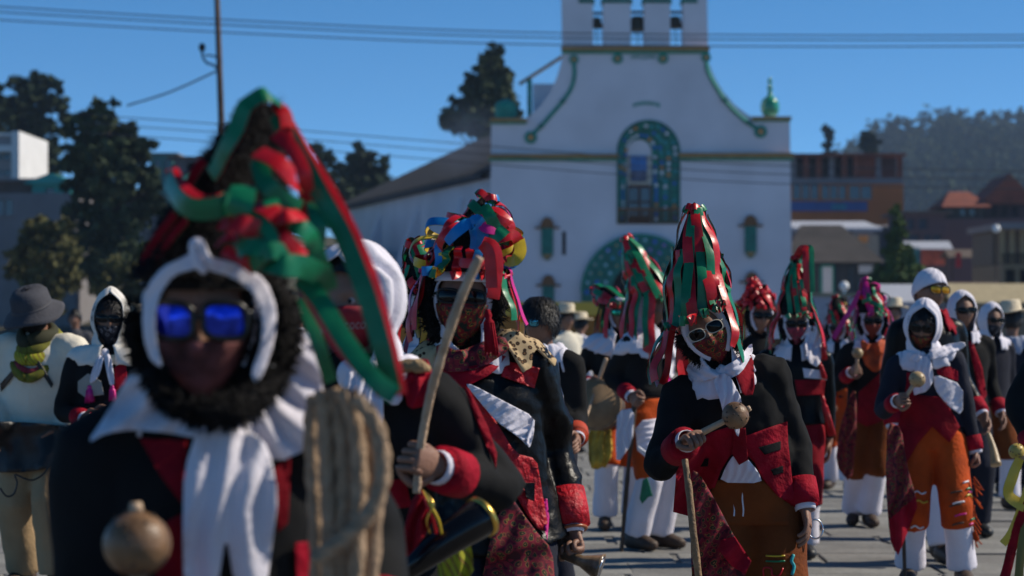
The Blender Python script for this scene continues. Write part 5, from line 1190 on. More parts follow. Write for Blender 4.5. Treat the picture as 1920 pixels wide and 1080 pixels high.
sh([(162, 832), (200, 775), (240, 705), (268, 672), (292, 690), (335, 745), (390, 780), (440, 792), (444, 826), (390, 826), (320, 812), (250, 806), (200, 812)], WHITE, 'scarf_end', ('jacket', 'headscarf'), off=.024, fold=(.012, 44, 62), it=10)
sh([(545, 600), (590, 650), (606, 720), (606, 765), (580, 840), (520, 868), (470, 838), (430, 822), (430, 795), (480, 770), (525, 715)], WHITE, 'scarf_end', ('jacket', 'headscarf'), off=.024, fold=(.012, 46, -40), it=10)
a.knot(428, 806, .036, sc=(1.3, .6, .8))
sh([(372, 800), (470, 805), (505, 840), (522, 930), (512, 1010), (500, 1100), (440, 1100), (424, 1000), (408, 1100), (345, 1100), (342, 1000), (345, 880)], WHITE, 'scarf_tail', ('jacket',), off=.045, fold=(.012, 58, 4))
sh([(262, 822), (350, 826), (345, 950), (300, 890)], DKRED, 'red_lapel', off=.015); sh([(510, 880), (545, 860), (540, 980), (520, 1000)], DKRED, 'red_lapel', off=.015); sh([(300, 985), (345, 960), (350, 1100), (290, 1100)], DKRED, 'red_lapel', off=.015)
sh([(553, 1018), (582, 1015), (584, 1085), (555, 1090)], RED, 'red_patch', off=.012)
maraca('large brown gourd rattle before the black jacket of the fur hatted dancer', (262, 1180), (257, 1020), .052, 3.68)
q_ = smooth_path([at(x, y, 3.88 + d_) - a.base for x, y, d_ in ((492, 520, .06), (524, 560, .05), (540, 610, .03), (538, 665, 0), (515, 718, -.03), (472, 756, -.07), (420, 774, -.09), (360, 772, -.09), (312, 748, -.06), (285, 700, -.01))], 4)
a.fur_path(q_, [.017 + .006 * math.sin(i * .35) for i in range(len(q_))])
# hat: fur cone and broad looped ribbons
hat = a.cone_hat((492, 200), .06, n=0, mats=RG, seed=21, r0=.108, h0=.06, hang=.1, wd=.05, bulge=.03, lev=(.5,), loops=0, gap=60)
mb = MB(); rnd = random.Random(4); c0 = a.H((0, .012, .06)); ap = at(492, 200, a.Y + .06) - a.base
for i in range(7000):
    t = rnd.random() ** 1.3; ph = rnd.uniform(0, 6.283); ax = ap - c0; rr = .108 * (1 - t) + .014 * t + .016 * math.sin(math.pi * t); d = V((math.sin(ph), math.cos(ph), .15)).normalized(); p = c0 + ax * t + d * rr; e = d.orthogonal().normalized() * .003; g_ = (d + V((rnd.gauss(0, .5), rnd.gauss(0, .5), rnd.gauss(0, .5)))) * .016
    mb.add([p + e, p - e, p + g_], [(0, 1, 2)])
a.part('hat_fur', mb.v, mb.f, mat('curly_black_fur', (.022, .02, .021), .9, .5, 60, .5, 120), parent=hat)
def ab(pts, w_, ma, mb_=None, nrm=(0, -1, .25), dn=0.):
    pts = [(p[0], p[1], p[2] if len(p) > 2 else 0.) for p in pts]
    n = [V(nrm) + V((dn * math.sin(i * 1.7), 0, dn * math.cos(i * 1.3))) for i in range(len(pts))]
    a.ribbon([at(x, y, 3.82 + z) - a.base for x, y, z in pts], n, w_, ma, mb_, parent=hat, per=5, taper=False)
G, RR = RIBG, RIBR
ab([(398, 330, .06), (412, 300, .04), (436, 255, .02), (456, 208, .02), (470, 190, .02), (500, 178, .02), (522, 192, .05)], .030, G, RR, (-.25, -1, .5))
ab([(520, 198, .05), (535, 215, .04), (540, 240, .03)], .022, RR, RR, (.4, -1, .5))
ab([(520, 215, .05), (548, 268, .03), (590, 345, .0), (640, 436, -.03), (682, 540, -.05), (712, 640, -.06), (735, 735, -.05)], .030, G, RR, (-.15, -1, .05), .12)
ab([(526, 205, .05), (562, 268, .03), (608, 340, .01), (658, 430, -.02), (702, 535, -.035), (730, 640, -.04), (752, 740, -.03)], .020, RR, G, (.25, -1, .35), .12)
ab([(518, 250, .02), (545, 275, 0), (568, 320, -.01), (574, 370, .0), (566, 420, .02)], .024, RR, RR, (.15, -1, .1))
ab([(316, 330, .05), (328, 365, -.01), (365, 392, -.05), (410, 388, -.06), (438, 372, -.04)], .036, G, RR, (-.1, -1, -.4)); ab([(322, 318, .05), (342, 350, .0), (378, 374, -.04), (425, 370, -.04)], .02, RR, RR, (0, -.8, .7))
ab([(458, 350, -.06), (452, 378, -.08), (444, 404, -.07)], .04, G, G, (0, -1, .35)); ab([(418, 415, -.05), (448, 420, -.09), (484, 432, -.08)], .032, RR, RR, (.1, -1, .1), .2); ab([(410, 455, -.06), (428, 440, -.09), (440, 440, -.08)], .022, RR, RR, (.2, -1, .6))
ab([(484, 285, -.02), (515, 300, -.05), (545, 328, -.05), (556, 352, -.02)], .028, RR, G, (.1, -1, .6)); ab([(486, 300, -.02), (498, 342, -.05), (528, 372, -.05), (560, 392, -.03)], .03, G, RR, (-.1, -1, .1)); ab([(506, 370, -.05), (514, 392, -.07), (530, 410, -.05)], .024, G, G, (.2, -1, .3))
ab([(482, 384, -.05), (506, 394, -.08), (524, 412, -.08), (515, 432, -.06)], .03, RR, RR, (.1, -1, .5), .2); ab([(510, 418, -.07), (538, 404, -.1), (566, 404, -.07)], .028, RR, G, (0, -1, .6)); ab([(508, 436, -.07), (530, 448, -.1), (556, 472, -.09), (574, 482, -.06)], .028, RR, RR, (.1, -1, .2))
ab([(536, 428, -.06), (560, 425, -.09), (582, 445, -.07), (590, 475, -.04)], .03, G, G, (.2, -1, .4)); ab([(440, 480, -.07), (462, 462, -.1), (490, 468, -.11), (508, 492, -.08)], .03, G, G, (0, -1, .45)); ab([(468, 500, -.08), (490, 478, -.11), (520, 470, -.11), (548, 488, -.09)], .028, G, RR, (.1, -1, .2)); ab([(498, 492, -.09), (530, 498, -.11), (570, 500, -.09), (606, 520, -.05), (612, 545, -.02)], .036, G, RR, (.1, -1, .15), .15)
ab([(456, 398, -.06), (492, 418, -.08), (512, 450, -.1), (528, 488, -.1)], .022, G, RR, (-.2, -1, .2)); ab([(590, 380, .0), (596, 420, -.02), (592, 470, -.02), (610, 520, .0)], .03, G, RR, (.3, -1, .0)); ab([(420, 470, -.06), (450, 484, -.09), (478, 505, -.08)], .02, RR, G, (0, -1, .2))
ab([(566, 522, -.03), (600, 562, -.05), (645, 635, -.08), (700, 710, -.1), (742, 742, -.1)], .030, G, G, (.15, -1, .15)); ab([(570, 535, 0), (598, 585, -.03), (640, 652, -.05), (690, 704, -.07), (718, 738, -.06)], .022, RR, RR, (-.3, -1, 0)); ab([(570, 560, .02), (588, 620, .0), (608, 680, .0), (620, 715, .02)], .022, G, RR, (.2, -1, 0))
ab([(330, 400, .05), (300, 440, .08), (275, 480, .1), (262, 520, .12)], .016, DKRED, G, (-.5, -1, 0)); ab([(352, 410, .03), (318, 452, .06), (296, 490, .08)], .016, DKRED, G, (-.5, -1, .2)); ab([(382, 300, .06), (355, 345, .06), (350, 380, .04)], .018, DKRED, G, (-.4, -1, .1))
# white twist at the forehead
a.sheet([(282, 676), (270, 640), (266, 590), (276, 535), (305, 500), (345, 482), (364, 468), (380, 474), (402, 484), (455, 496), (500, 525), (520, 580), (515, 640), (495, 700), (478, 722), (470, 698), (489, 648), (492, 600), (478, 552), (438, 520), (374, 502), (326, 515), (299, 553), (290, 600), (295, 650), (306, 692)], WHITE, 'headcloth_edge', None, 3.80, 0, fold=(.005, 44, 35), step=8, thick=.012, curve=lambda x, y: ((x - 392) / 115.) ** 2 * .03 + ((y - 600) / 130.) ** 2 * .01)
a.part('headcloth_knot', *tube(smooth_path([at(x, y, 3.79) - a.base for x, y in ((385, 512), (368, 488), (362, 462), (372, 454), (384, 474), (400, 500))], 4), [.004, .006, .007, .008, .008, .008, .007, .007, .007, .008, .008, .008, .008, .008, .007, .007, .006, .006, .005, .005, .004], 10), WHITE)
# rope over the shoulder
rp = tag(empty('rope_coil', at(650, 800, 3.9)), 'thick tan rope coil slung over the shoulder of the fur hatted dancer', 'rope'); r0_ = rp.location
def rope(pts, Yo, r=.0128):
    q = smooth_path([at(x, y, 3.84 + Yo + (d_ if False else 0)) - r0_ for x, y in pts], 14); n = len(q); vs = []; fs = []; N = 12
    vs, fs = tube(q, r, N); out = []
    for i in range(n):
        cc = q[i]
        for j in range(N):
            v = V(vs[i * N + j]); t = 2 * math.pi * j / N; out.append(cc + (v - cc) * (1 + .13 * math.cos(3 * t - i * .8)))
    return mk('rope_strand', out, fs, ROPE, rp)
for i_, pts in enumerate(([(592, 742), (584, 800), (588, 900), (594, 1000), (596, 1110)], [(604, 732), (608, 790), (614, 900), (618, 1000), (618, 1110)], [(622, 728), (636, 780), (644, 880), (644, 980), (642, 1110)], [(640, 730), (662, 780), (674, 870), (672, 980), (666, 1110)], [(655, 735), (690, 790), (704, 870), (702, 980), (694, 1110)], [(668, 745), (706, 800), (718, 880), (700, 950), (650, 1005), (588, 1050)])):
    rope(pts, (-.03, -.06, -.06, -.09, -.06, -.12)[i_])
def dress(p, jm=BLACK, bm=ORANGE, wt=True, sm=LEATH, low=-.04, end=1.3, vox=.016, **kw):
    p.jacket(jm, low=low, vox=vox, **kw); p.trousers(bm, end, (.108, .1, .1), vox=vox)
    if wt: p.trousers(WHITE, 1.96, (.085, .085, .092), name='white_trousers', start=end - .1, vox=vox)
    p.shoes(sm, 'sandal' if sm is LEATH else 'shoe')
def costume_head(p, apex, mk_=PAISP, lens=LENSD, frame=FRAMEK, seed=0, n=22, mats=RG, hood=True, edge=(.14, .13, .41), **kw):
    p.roll(alpha=58, r=.010, seed=seed)
    if hood: p.hood(WHITE, th0=46, fmax=60, off=.013, edge=edge, back=.12, seed=seed)
    p.fur(off=.028, r=.02, n=500, span=108, alpha=74)
    if mk_: p.mask(mk_)
    if lens: p.glasses(lens, frame, .031, .021)
    p.cone_hat(apex, n=n, mats=mats, seed=seed, **kw)
# ---- drummer
g_ = Person('drummer in ribboned hat with green mirrored sunglasses and white shoulder scarf', 1160, 592, 16.8, yaw=5, head=(8, 0, 0), hr=(1112, 722, -.25), hl=(1195, 760, -.1), gr='fist', pr=(-.6, .4, -1), feet=((.12, .05), (-.1, -.05)))
dress(g_, end=1.05); costume_head(g_, (1112, 541), None, LENSG, FRAMEK, 31, edge=(.21, .155, .37), hang=.3, dY=.25, lev=(.95, .8, .5), n=18, wd=.04)
g_.sheet([(1092, 652), (1120, 632), (1150, 634), (1152, 668), (1140, 668)], WHITE, 'scarf_end', ('jacket', 'headscarf'), off=.015, fold=(.006, 14, 60)); g_.knot(1160, 652, .03); g_.sheet([(1152, 650), (1172, 648), (1164, 680), (1152, 690)], WHITE, 'scarf_tail', off=.03, fold=(.008, 8, 5))
g_.sheet([(1102, 800), (1145, 795), (1150, 850), (1132, 882), (1104, 878)], mat('ochre_cloth', (.45, .28, .03), .8, .5, 12), 'yellow_apron', ('breeches', 'jacket'), off=.03, fold=(.012, 14, 8))
dr = tag(empty('drum', at(1122, 760, 16.4)), 'round tan hide drum hanging before the drummer', 'drum'); q_ = V((-.25, -.95, .1)).to_track_quat('Z', 'Y').to_matrix()
vs_, fs_ = lathe([(.165, -.09), (.17, -.08), (.17, .08), (.165, .09)], 28); mk('shell', [q_ @ V(v) for v in vs_], fs_, DKWOOD, dr)
vs_, fs_ = lathe([(.16, .088), (.155, .096), (.0, .097)], 28); mk('drum_head', [q_ @ V(v) for v in vs_], fs_, mat('drum_hide', (.32, .2, .1), .7, .35, 8), dr)
vs_, fs_ = lathe([(.172, .06), (.178, .07), (.178, .092), (.168, .094)], 28); mk('hoop', [q_ @ V(v) for v in vs_], fs_, WOOD, dr)
stick('pale drumstick in the hand of the drummer', [(1137, 672, 16.3), (1118, 726, 16.35), (1098, 786, 16.2)], [.014, .012, .009], WOODL, 'drumstick', 'drumstick')
# ---- dancer with cane, seen from the side
p_ = Person('dancer turned aside with fan of hanging ribbons, leaning on a cane', 1222, 580, 15.3, yaw=48, head=(55, 5, 0), hr=(1193, 752, -.25), gr='fist', pr=(-.5, .5, -1), feet=((.12, .02), (-.06, .06)), side=0)
dress(p_, end=1.0, low=.1); p_.hood(WHITE, th0=46, fmax=60, off=.013, edge=(.22, .17, .33), back=.1, seed=5); p_.fur(n=300)
p_.cone_hat((1172, 442), .05, n=26, mats=RG, seed=14, hang=.34, wd=.045, lev=(.97, .97, .8), swirl=.25, gap=40, out=.04, r0=.14)
p_.sheet([(1190, 790), (1265, 780), (1262, 852), (1196, 858)], WHITE, 'white_sash', ('jacket', 'breeches'), off=.012, fold=(.008, 12, 80)); p_.sheet([(1158, 770), (1190, 765), (1186, 830), (1156, 872), (1154, 820)], WHITE, 'white_sash', None, 15.05, 0, fold=(.015, 12, 8))
p_.sheet([(1236, 782), (1243, 782), (1240, 815), (1232, 840), (1228, 840)], RIBG, 'green_ribbon', ('white_sash', 'jacket'), off=.02); p_.sheet([(1205, 900), (1214, 895), (1224, 930), (1216, 932), (1204, 945), (1199, 935)], RIBG, 'green_ribbon', None, 15.0, 0)
p_.sheet([(1255, 620), (1268, 622), (1266, 700), (1258, 712), (1250, 690)], WHITE, 'scarf_tail', ('jacket',), off=.03, fold=(.008, 8, 5)); p_.sheet([(1250, 700), (1258, 712), (1260, 745), (1252, 748)], RIBP, 'magenta_trim', ('jacket',), off=.02)
ob = mk('rope_loop', *tube(smooth_path([at(x, y, 14.98) for x, y in ((1196, 838), (1215, 850), (1240, 846), (1262, 852), (1278, 872), (1258, 884), (1238, 872), (1232, 852))], 5), .009, 8), T_WHITE); tag(ob, 'white cord loop at the belt of the dancer with cane', 'cord')
stick('dark knobbly cane resting on the ground under the side turned dancer', [(1190, 752, 15.08), (1186, 800, 15.1), (1176, 900, 15.15), (1168, 1000, 15.2), (1165, 1037, 15.2)], [.014, .016, .014, .013, .012], DKWOOD, 'cane', 'cane', kn=.15)
# ---- black haired youth
e = Person('black haired youth in teal mirrored sunglasses and white neck scarf', 1012, 610, 12.0, yaw=-28, head=(-38, 4, 0), hl=(1083, 832, -.28), pl=(.05, 1, -.2), vox=.007)
dress(e, bm=NAVY, wt=False, end=1.95, cuff=mat('orange_red_cuff', (.42, .04, .01)), slv=.95); e.hair(n=1400, ln=.055, front=66, back=118); e.glasses(LENST, FRAMEK, .03, .022); e.shawl(WHITE, edge=(.15, .13, .40), fs=30, amp=.012, back=.05, up=.5, seed=9)
e.sheet([(1030, 705), (1042, 700), (1056, 740), (1058, 800), (1048, 790)], WHITE, 'shirt_front', off=.01)
# ---- dancer behind the leopard collar
d_ = Person('dancer in drooping red and green hat half hidden behind the leopard collar', 802, 590, 9.6, yaw=10, hr=(790, 900, 0))
dress(d_, bm=NAVY); costume_head(d_, (776, 452), PAISP, LENSD, FRAMEK, 41, n=20, hang=.2, wd=.04, dY=-.05)
# ---- small red hat behind
q = Person('dancer in low red beribboned hat behind the leaning dancer', 1424, 598, 16.2, yaw=10, head=(10, 0, 4), hl=(1450, 800, 0))
dress(q); costume_head(q, (1409, 522), None, LENSD, FRAMEK, 51, mats=((RIBR, RIBR), (RIBR, RIBG), (RIBR, RIBR)), n=14, hang=.08, loops=30, loopr=.03, wd=.03, hood=False)
# ---- pink masked dancer
r = Person('dancer with pink patterned mask and upright ribbon plume on the hat', 1492, 612, 14.8, yaw=-4, head=(-3, 4, 0), hl=(1555, 850, .0), hr=(1455, 840, -.1), feet=((.06, -.02), (-.15, .1)), pl=(.4, 1, 0), bulk=1.12)
dress(r, BLKSATIN, DKRED, cuff=None, shirt=None, end=1.3, sm=BLKLEATH); costume_head(r, (1492, 482), PAISP, LENSD, FRAMEK, 61, n=24, hang=.22, wd=.036, lev=(.97, .9, .6), out=.06)
for dx, mm in ((0, RIBR), (7, RIBG), (-5, RIBR)): r.ribbon([at(1494 + dx, 485, 14.8) - r.base, at(1506 + dx, 466, 14.78) - r.base, at(1514 + dx, 468, 14.76) - r.base, at(1515 + dx, 500, 14.74) - r.base, at(1516 + dx, 548, 14.74) - r.base], V((.2, -1, .2)), .034, mm, mm, parent=r.hat)
r.sheet([(1512, 610), (1532, 612), (1545, 650), (1535, 690), (1515, 680), (1508, 650)], WHITE, 'scarf_end', ('jacket', 'headscarf'), off=.03, fold=(.01, 14, 10)); r.sheet([(1505, 690), (1545, 695), (1550, 712), (1508, 708)], WHITE, 'shirt_front', off=.012)
r.sheet([(1490, 712), (1548, 712), (1545, 740), (1495, 742)], DKRED, 'red_panel', off=.012)
r.tassel(1542, 640, 1546, 672); r.tassel(1536, 676, 1546, 708); r.tassel(1541, 740, 1560, 815, RIBR, .02)
# ---- magenta ribbons
s_ = Person('dancer with magenta and green ribbon hat and orange neckerchief', 1634, 606, 17.0, yaw=-3, head=(0, 4, 0), hr=(1604, 692, -.25), gr='fist', pr=(-.5, .4, -1), feet=((-.02, -.02), (-.12, .1)))
dress(s_, bm=BROWNO, end=1.2); costume_head(s_, (1622, 522), mat('red_mask2', (.22, .03, .015)), LENSD, FRAMEK, 71, mats=((RIBP, RIBG), (RIBG, RIBR), (RIBP, RIBP), (RIBR, RIBG)), n=18, hang=.22, wd=.032, loops=14, loopr=.04)
s_.ribbon([at(x, y, 16.85) - s_.base for x, y in ((1612, 545), (1598, 575), (1580, 605), (1562, 635))], V((0, -1, .3)), .035, RIBP, parent=s_.hat)
s_.sheet([(1612, 632), (1632, 648), (1665, 628), (1668, 660), (1655, 690), (1640, 700), (1618, 680)], mat('orange_kerchief', (.45, .06, .008), .7, .6, 16), 'neckerchief', ('jacket', 'headscarf'), off=.03, fold=(.01, 16, 20))
s_.sheet([(1610, 735), (1650, 700), (1665, 720), (1655, 790), (1625, 800), (1606, 790)], DKRED, 'red_panel', off=.012); s_.sheet([(1602, 610), (1614, 615), (1622, 650), (1608, 655)], WHITE, 'scarf_tail', off=.03, fold=(.006, 6, 5))
maraca('pale gourd rattle held by the dancer with magenta ribbons', (1606, 694), (1608, 662), .038, 16.65, m=GOURDL, peg=False)
s_.sheet([(1598, 730), (1606, 735), (1606, 820), (1596, 908), (1566, 872), (1574, 800)], PAISR, 'bandana', None, 16.6, 0, fold=(.02, 14, 10), top=True, label='rust red bandana hanging beside the dancer with magenta ribbons', cat='bandana')
# ---- front right: white headscarf, orange breeches
t = Person('person in white headscarf and orange embroidered breeches holding a pale rattle', 1731, 616, 13.3, yaw=-8, fwd=4, side=-6, head=(-14, 14, 6), hr=(1690, 748, -.3), hl=(1835, 872, .0), gr='fist', gl='fist', pr=(-.4, .4, -1), pl=(.2, 1, 0), feet=((.17, -.06), (-.13, .02)), bulk=1.0, vox=.007)
dress(t, NAVY, ORANGE, low=0., vox=.013, end=1.32)
t.hood(WHITE, th0=34, fmax=50, off=.030, edge=(.15, .14, .40), back=.12, amp=.014, nf=8, seed=6, peak=.03); t.hair(n=400, ln=.04); t.mask(PAIS, 108); t.glasses(LENSD, FRAMEK, .031, .021)
sh = t.sheet
t.knot(1728, 668, .026); sh([(1700, 660), (1725, 665), (1722, 680), (1702, 672)], WHITE, 'scarf_end', ('jacket', 'headscarf'), off=.014, fold=(.005, 8, 60)); sh([(1735, 664), (1775, 645), (1808, 640), (1812, 650), (1770, 670), (1740, 676)], WHITE, 'scarf_end', ('jacket', 'headscarf'), off=.014, fold=(.006, 10, 60))
sh([(1716, 668), (1744, 668), (1752, 712), (1738, 734), (1724, 738), (1712, 742), (1714, 700)], WHITE, 'scarf_tail', off=.03, fold=(.009, 11, 6)); sh([(1750, 700), (1806, 722), (1805, 780), (1778, 762), (1752, 730)], WHITE, 'white_sash', off=.014, fold=(.006, 14, 55))
sh([(1752, 672), (1796, 696), (1796, 715), (1758, 702)], RED, 'red_panel', off=.011); sh([(1700, 715), (1720, 740), (1770, 745), (1800, 800), (1780, 830), (1748, 800), (1722, 830), (1700, 868), (1680, 810), (1690, 770)], DKRED, 'red_panel', ('jacket', 'breeches'), off=.013); sh([(1700, 698), (1712, 700), (1708, 725), (1700, 722)], RED, 'red_panel', off=.012)
for x, y, mm in ((1712, 925, T_WHITE), (1715, 942, RIBY), (1708, 990, T_WHITE), (1704, 1000, GOURD), (1706, 1014, RIBY)): t.stitch([(x, y), (x + 8, y - 4), (x + 16, y + 1), (x + 24, y - 2)], mm, r=.005)
for x, y, mm in ((1782, 925, DKWOOD), (1780, 950, DKWOOD), (1785, 985, DKWOOD), (1790, 968, RIBP), (1786, 945, T_WHITE), (1806, 905, T_WHITE)): t.stitch([(x, y), (x + 10, y - 3), (x + 22, y - 5)], mm, r=.005)
for x, y, mm in ((1812, 918, RIBG), (1816, 924, RIBP), (1812, 930, RIBY), (1820, 975, RIBG), (1818, 984, RIBP), (1820, 992, RIBY)): t.stitch([(x, y), (x + 6, y - 3), (x + 10, y + 2), (x + 14, y - 2)], mm, r=.006)
mb = MB(); rnd = random.Random(5)
for i in range(26):
    y0 = rnd.uniform(890, 1010); p0 = at(1826 + rnd.uniform(-3, 2), y0, 13.2) - t.base; mb.tube([p0, p0 + V((rnd.uniform(.0, .05), rnd.uniform(-.02, .02), -rnd.uniform(.03, .07)))], .004, 5)
t.part('leg_fringe', mb.v, mb.f, ORANGE)
maraca('pale gourd rattle held by the person in orange breeches', (1694, 750), (1720, 711), .045, t.wr[-1].y + t.base.y - .06, m=GOURDL, peg=False)
bd_ = t.sheet([(1664, 790), (1690, 800), (1700, 870), (1716, 925), (1718, 950), (1700, 1000), (1680, 1040), (1668, 1010), (1660, 900)], PAISR, 'bandana', None, 13.05, 0, fold=(.025, 24, 8), top=True, label='dark paisley bandana hanging beside the orange breeches', cat='bandana')
t.sheet([(1666, 975), (1718, 930), (1720, 952), (1700, 1002), (1684, 1042), (1670, 1015)], RED, 'bandana_hem', None, 12.98, 0, curve=lambda x, y: .02 * math.sin(x / 5.), step=4, parent=bd_)
stick('thin dark stick ending on the ground below the paisley bandana', [(1690, 860, 13.2), (1694, 1000, 13.2), (1698, 1112, 13.2)], [.011, .011, .01], DKWOOD, 'cane', 'cane')
# ---- white head wrap, amber glasses
u = Person('person in tight white head wrap and amber sunglasses behind the orange breeches', 1744, 550, 14.6, yaw=24, head=(28, 2, 3), hl=(1850, 795, -.05), feet=((.1, 0), (-.05, -.25)), bulk=1.1)
dress(u, BLKSATIN, NAVY, sm=BLKLEATH, end=1.1); u.cap(front=66, th1=96, off=.016); u.glasses(LENSY, FRAMEK, .034, .023); u.shawl(RED, edge=(.14, .12, .41), fs=25, amp=.012, back=.02, up=.5, seed=19, name='red_neckerchief')
stick('brass tipped horn stick in the hand behind the orange breeches', [(1853, 812, 14.4), (1862, 840, 14.35), (1868, 872, 14.3)], [.012, .02, .034], GOURDL, 'trumpet_horn', 'horn')
# ---- white hood at right
v = Person('person in white hood with dark glasses and red trimmed black coat', 1804, 588, 16.2, yaw=10, head=(12, 0, -3), hl=(1882, 790, .0), bulk=1.05)
dress(v, BLACK, NAVY, wt=False, end=1.95, sm=BLKLEATH); v.hood(WHITE, th0=38, fmax=54, off=.02, edge=(.12, .12, .43), back=.03, amp=.012, seed=12, peak=.015); v.glasses(LENSD, FRAMEK, .034, .02)
v.sheet([(1815, 640), (1824, 640), (1842, 690), (1850, 740), (1840, 760), (1826, 690)], RED, 'red_lapel', off=.01)
# ---- man in straw hat
w_ = Person('man in pale straw hat and dark suit at the edge of the crowd', 1898, 606, 20., yaw=150, hl=(1870, 780, .0))
dress(w_, NAVY, NAVY, wt=False, end=1.95, cuff=None, shirt=None, sm=BLKLEATH); w_.hair(n=100, ln=.02)
HATP = [(.17, .19, .005), (.15, .165, -.004), (.095, .115, .0), (.088, .108, .02), (.083, .10, .09), (.07, .088, .105), (.03, .06, .098)]
w_.hatring([(a_, b_, z_ + .055) for a_, b_, z_ in HATP], STRAW, 'straw_hat', (0, 6, 0), .01)
w_.shawl(mat('pale_blue_cloth', (.3, .34, .45)), edge=(.16, .14, .40), fs=20, up=.48, seed=4)
# ---- cropped person with yellow ribbons
x_ = Person('person in black coat with yellow ribbons on a rattle beside the orange breeches', 2035, 575, 11., yaw=-10, hr=(1950, 870, -.25), gr='fist', pr=(-1, .3, -.3), bulk=1.12)
dress(x_, BLACK, NAVY, cuff=RED); x_.hood(WHITE, th0=44, fmax=58, seed=13); x_.mask(PAIS); x_.glasses(LENSD, FRAMEK); x_.cone_hat((2030, 420), n=18, seed=15)
maraca('yellow gourd rattle with hanging ribbons before a black coat', (1945, 878), (1906, 846), .036, 10.7, m=mat('yellow_gourd', (.5, .35, .08), .4), peg=False)
for pts, mm, ww in (([(1912, 860), (1900, 890), (1890, 925), (1912, 945), (1922, 950)], (RIBY, RIBG), .05), ([(1930, 900), (1912, 960), (1895, 1000), (1880, 1020)], (RIBY, RIBY), .035), ([(1928, 930), (1905, 1000), (1890, 1060), (1878, 1100)], (DKRED, DKRED), .045), ([(1938, 930), (1918, 1010), (1908, 1100)], (mat('olive_satin', (.12, .11, .02), .4), RIBY), .04)):
    x_.ribbon([at(a_, b_, 10.62) - x_.base for a_, b_ in pts], [V((.25 * math.sin(i), -1, .2)) for i in range(len(pts))], ww, *mm)
# ---- left: man in bucket hat
y_ = Person('man in grey bucket hat, striped scarf and cream shirt looking down', 62, 588, 13.0, yaw=-12, fwd=4, head=(-18, 24, -4), hl=(100, 830, -.12), hr=(-15, 830, -.15), bulk=1.2, pl=(1, .4, -.4), feet=((.14, -.12), (-.12, .06)))
y_.jacket(CREAM, low=-.02, slv=1.2, wr=(.012, 1.9), cuff=None, shirt=None, vox=.014, name='shirt'); y_.trousers(KHAKI, 1.95, (.115, .1, .095), wr=(.012, 2.)); y_.shoes(LEATH, 'shoe'); y_.mask(BLACK, 92, 155, .012, 100); y_.hair(n=150, ln=.03)  # black bandana is added, its dark colour standing in for shade on the face
bh = y_.hatring([(.165, .18, -.045), (.15, .165, -.03), (.11, .125, .0), (.104, .12, .012), (.102, .118, .03), (.098, .112, .075), (.08, .09, .1), (.04, .05, .108)], GREYC, 'bucket_hat', (0, 0, 0), .02, c=(0, .0, .02))
y_.hatring([(.106, .122, .002), (.1055, .1215, .02)], mat('hat_band', (.05, .05, .06)), 'hat_band', c=(0, .0, .02))
for i_, (rr_, dz_, fd_, mm_, w2_) in enumerate(((.085, .50, .05, mat('dark_olive', (.03, .03, .012), .85), .04), (.098, .49, .10, mat('lime_cloth', (.13, .125, .012), .85, .4, 20), .03), (.108, .475, .13, STRIPE, .034), (.12, .455, .16, mat('maroon_stripe', (.2, .02, .03), .85, .5, 24), .018), (.128, .445, .18, mat('lime_cloth', (.13, .125, .012)), .026))):
    pts = [y_.T(rr_ * 1.05 * math.sin(a_), -rr_ * (1.0 + .35 * max(0, math.cos(a_))) * math.cos(a_), dz_ - fd_ * ((1 + math.cos(a_)) / 2) ** 2 + .01 * math.sin(3 * a_ + i_)) for a_ in np.linspace(.0, 6.283, 33)]
    y_.part('striped_scarf', *tube(pts, [(w2_ * .6, w2_) for _ in pts], 10), mm_)
y_.sheet([(58, 668), (66, 664), (100, 720), (96, 728)], BLKLEATH, 'bag_strap', off=.012); y_.sheet([(0, 720), (45, 668), (50, 674), (2, 735)], LEATH, 'bag_strap', off=.012)
y_.sheet([(-20, 790), (60, 792), (128, 800), (132, 850), (100, 876), (50, 886), (-20, 886)], BLKLEATH, 'waist_bag', ('shirt', 'jacket', 'breeches'), off=.08, thick=.07, fold=(.01, 50, 10))
ob = mk('hanging_cord', *tube(smooth_path([at(x, y, 12.55) for x, y in ((0, 915), (12, 930), (26, 926), (32, 905), (28, 890), (45, 897), (62, 900), (80, 890), (92, 875))], 5), .005, 6), BLKLEATH); ob.parent = y_.obj; ob.location = -y_.base
# ---- left: hooded person
z = Person('person in cream white hood with black bandana mask and red tassels', 207, 604, 12.6, yaw=2, head=(2, 2, 2), hl=(188, 782, -.26), hr=(170, 790, -.26), pl=(.6, .4, -1), pr=(-.6, .4, -1), gl='fist', gr='fist', bulk=1.08)
dress(z, BLACK, DKRED, low=.02, vox=.014); z.hood(mat('cream_white_scarf', (.72, .68, .62), .85, .06, 9, .15, 50), th0=30, fmax=50, off=.024, edge=(.2, .15, .40), back=.12, amp=.014, nf=9, seed=22, peak=.045); z.hair(n=500, ln=.04); z.mask(PAISK, 104); z.glasses(LENSD, FRAMEK, .033, .02)
z.knot(196, 662, .024); z.sheet([(184, 665), (196, 668), (188, 700), (178, 715), (168, 720), (170, 700)], WHITE, 'scarf_tail', off=.03, fold=(.008, 8, 10)); z.sheet([(194, 664), (208, 664), (216, 720), (206, 724), (200, 700)], WHITE, 'scarf_tail', off=.03, fold=(.008, 8, -6))
z.sheet([(214, 690), (236, 674), (240, 720), (216, 735)], RED, 'red_panel', off=.012); z.sheet([(132, 770), (155, 765), (158, 835), (136, 850)], RED, 'red_panel', ('jacket', 'breeches'), off=.02); z.sheet([(146, 715), (165, 700), (190, 715), (195, 740), (160, 745), (146, 735)], mat('cloth_bag', (.3, .29, .26)), 'shoulder_bag', off=.03, thick=.03)
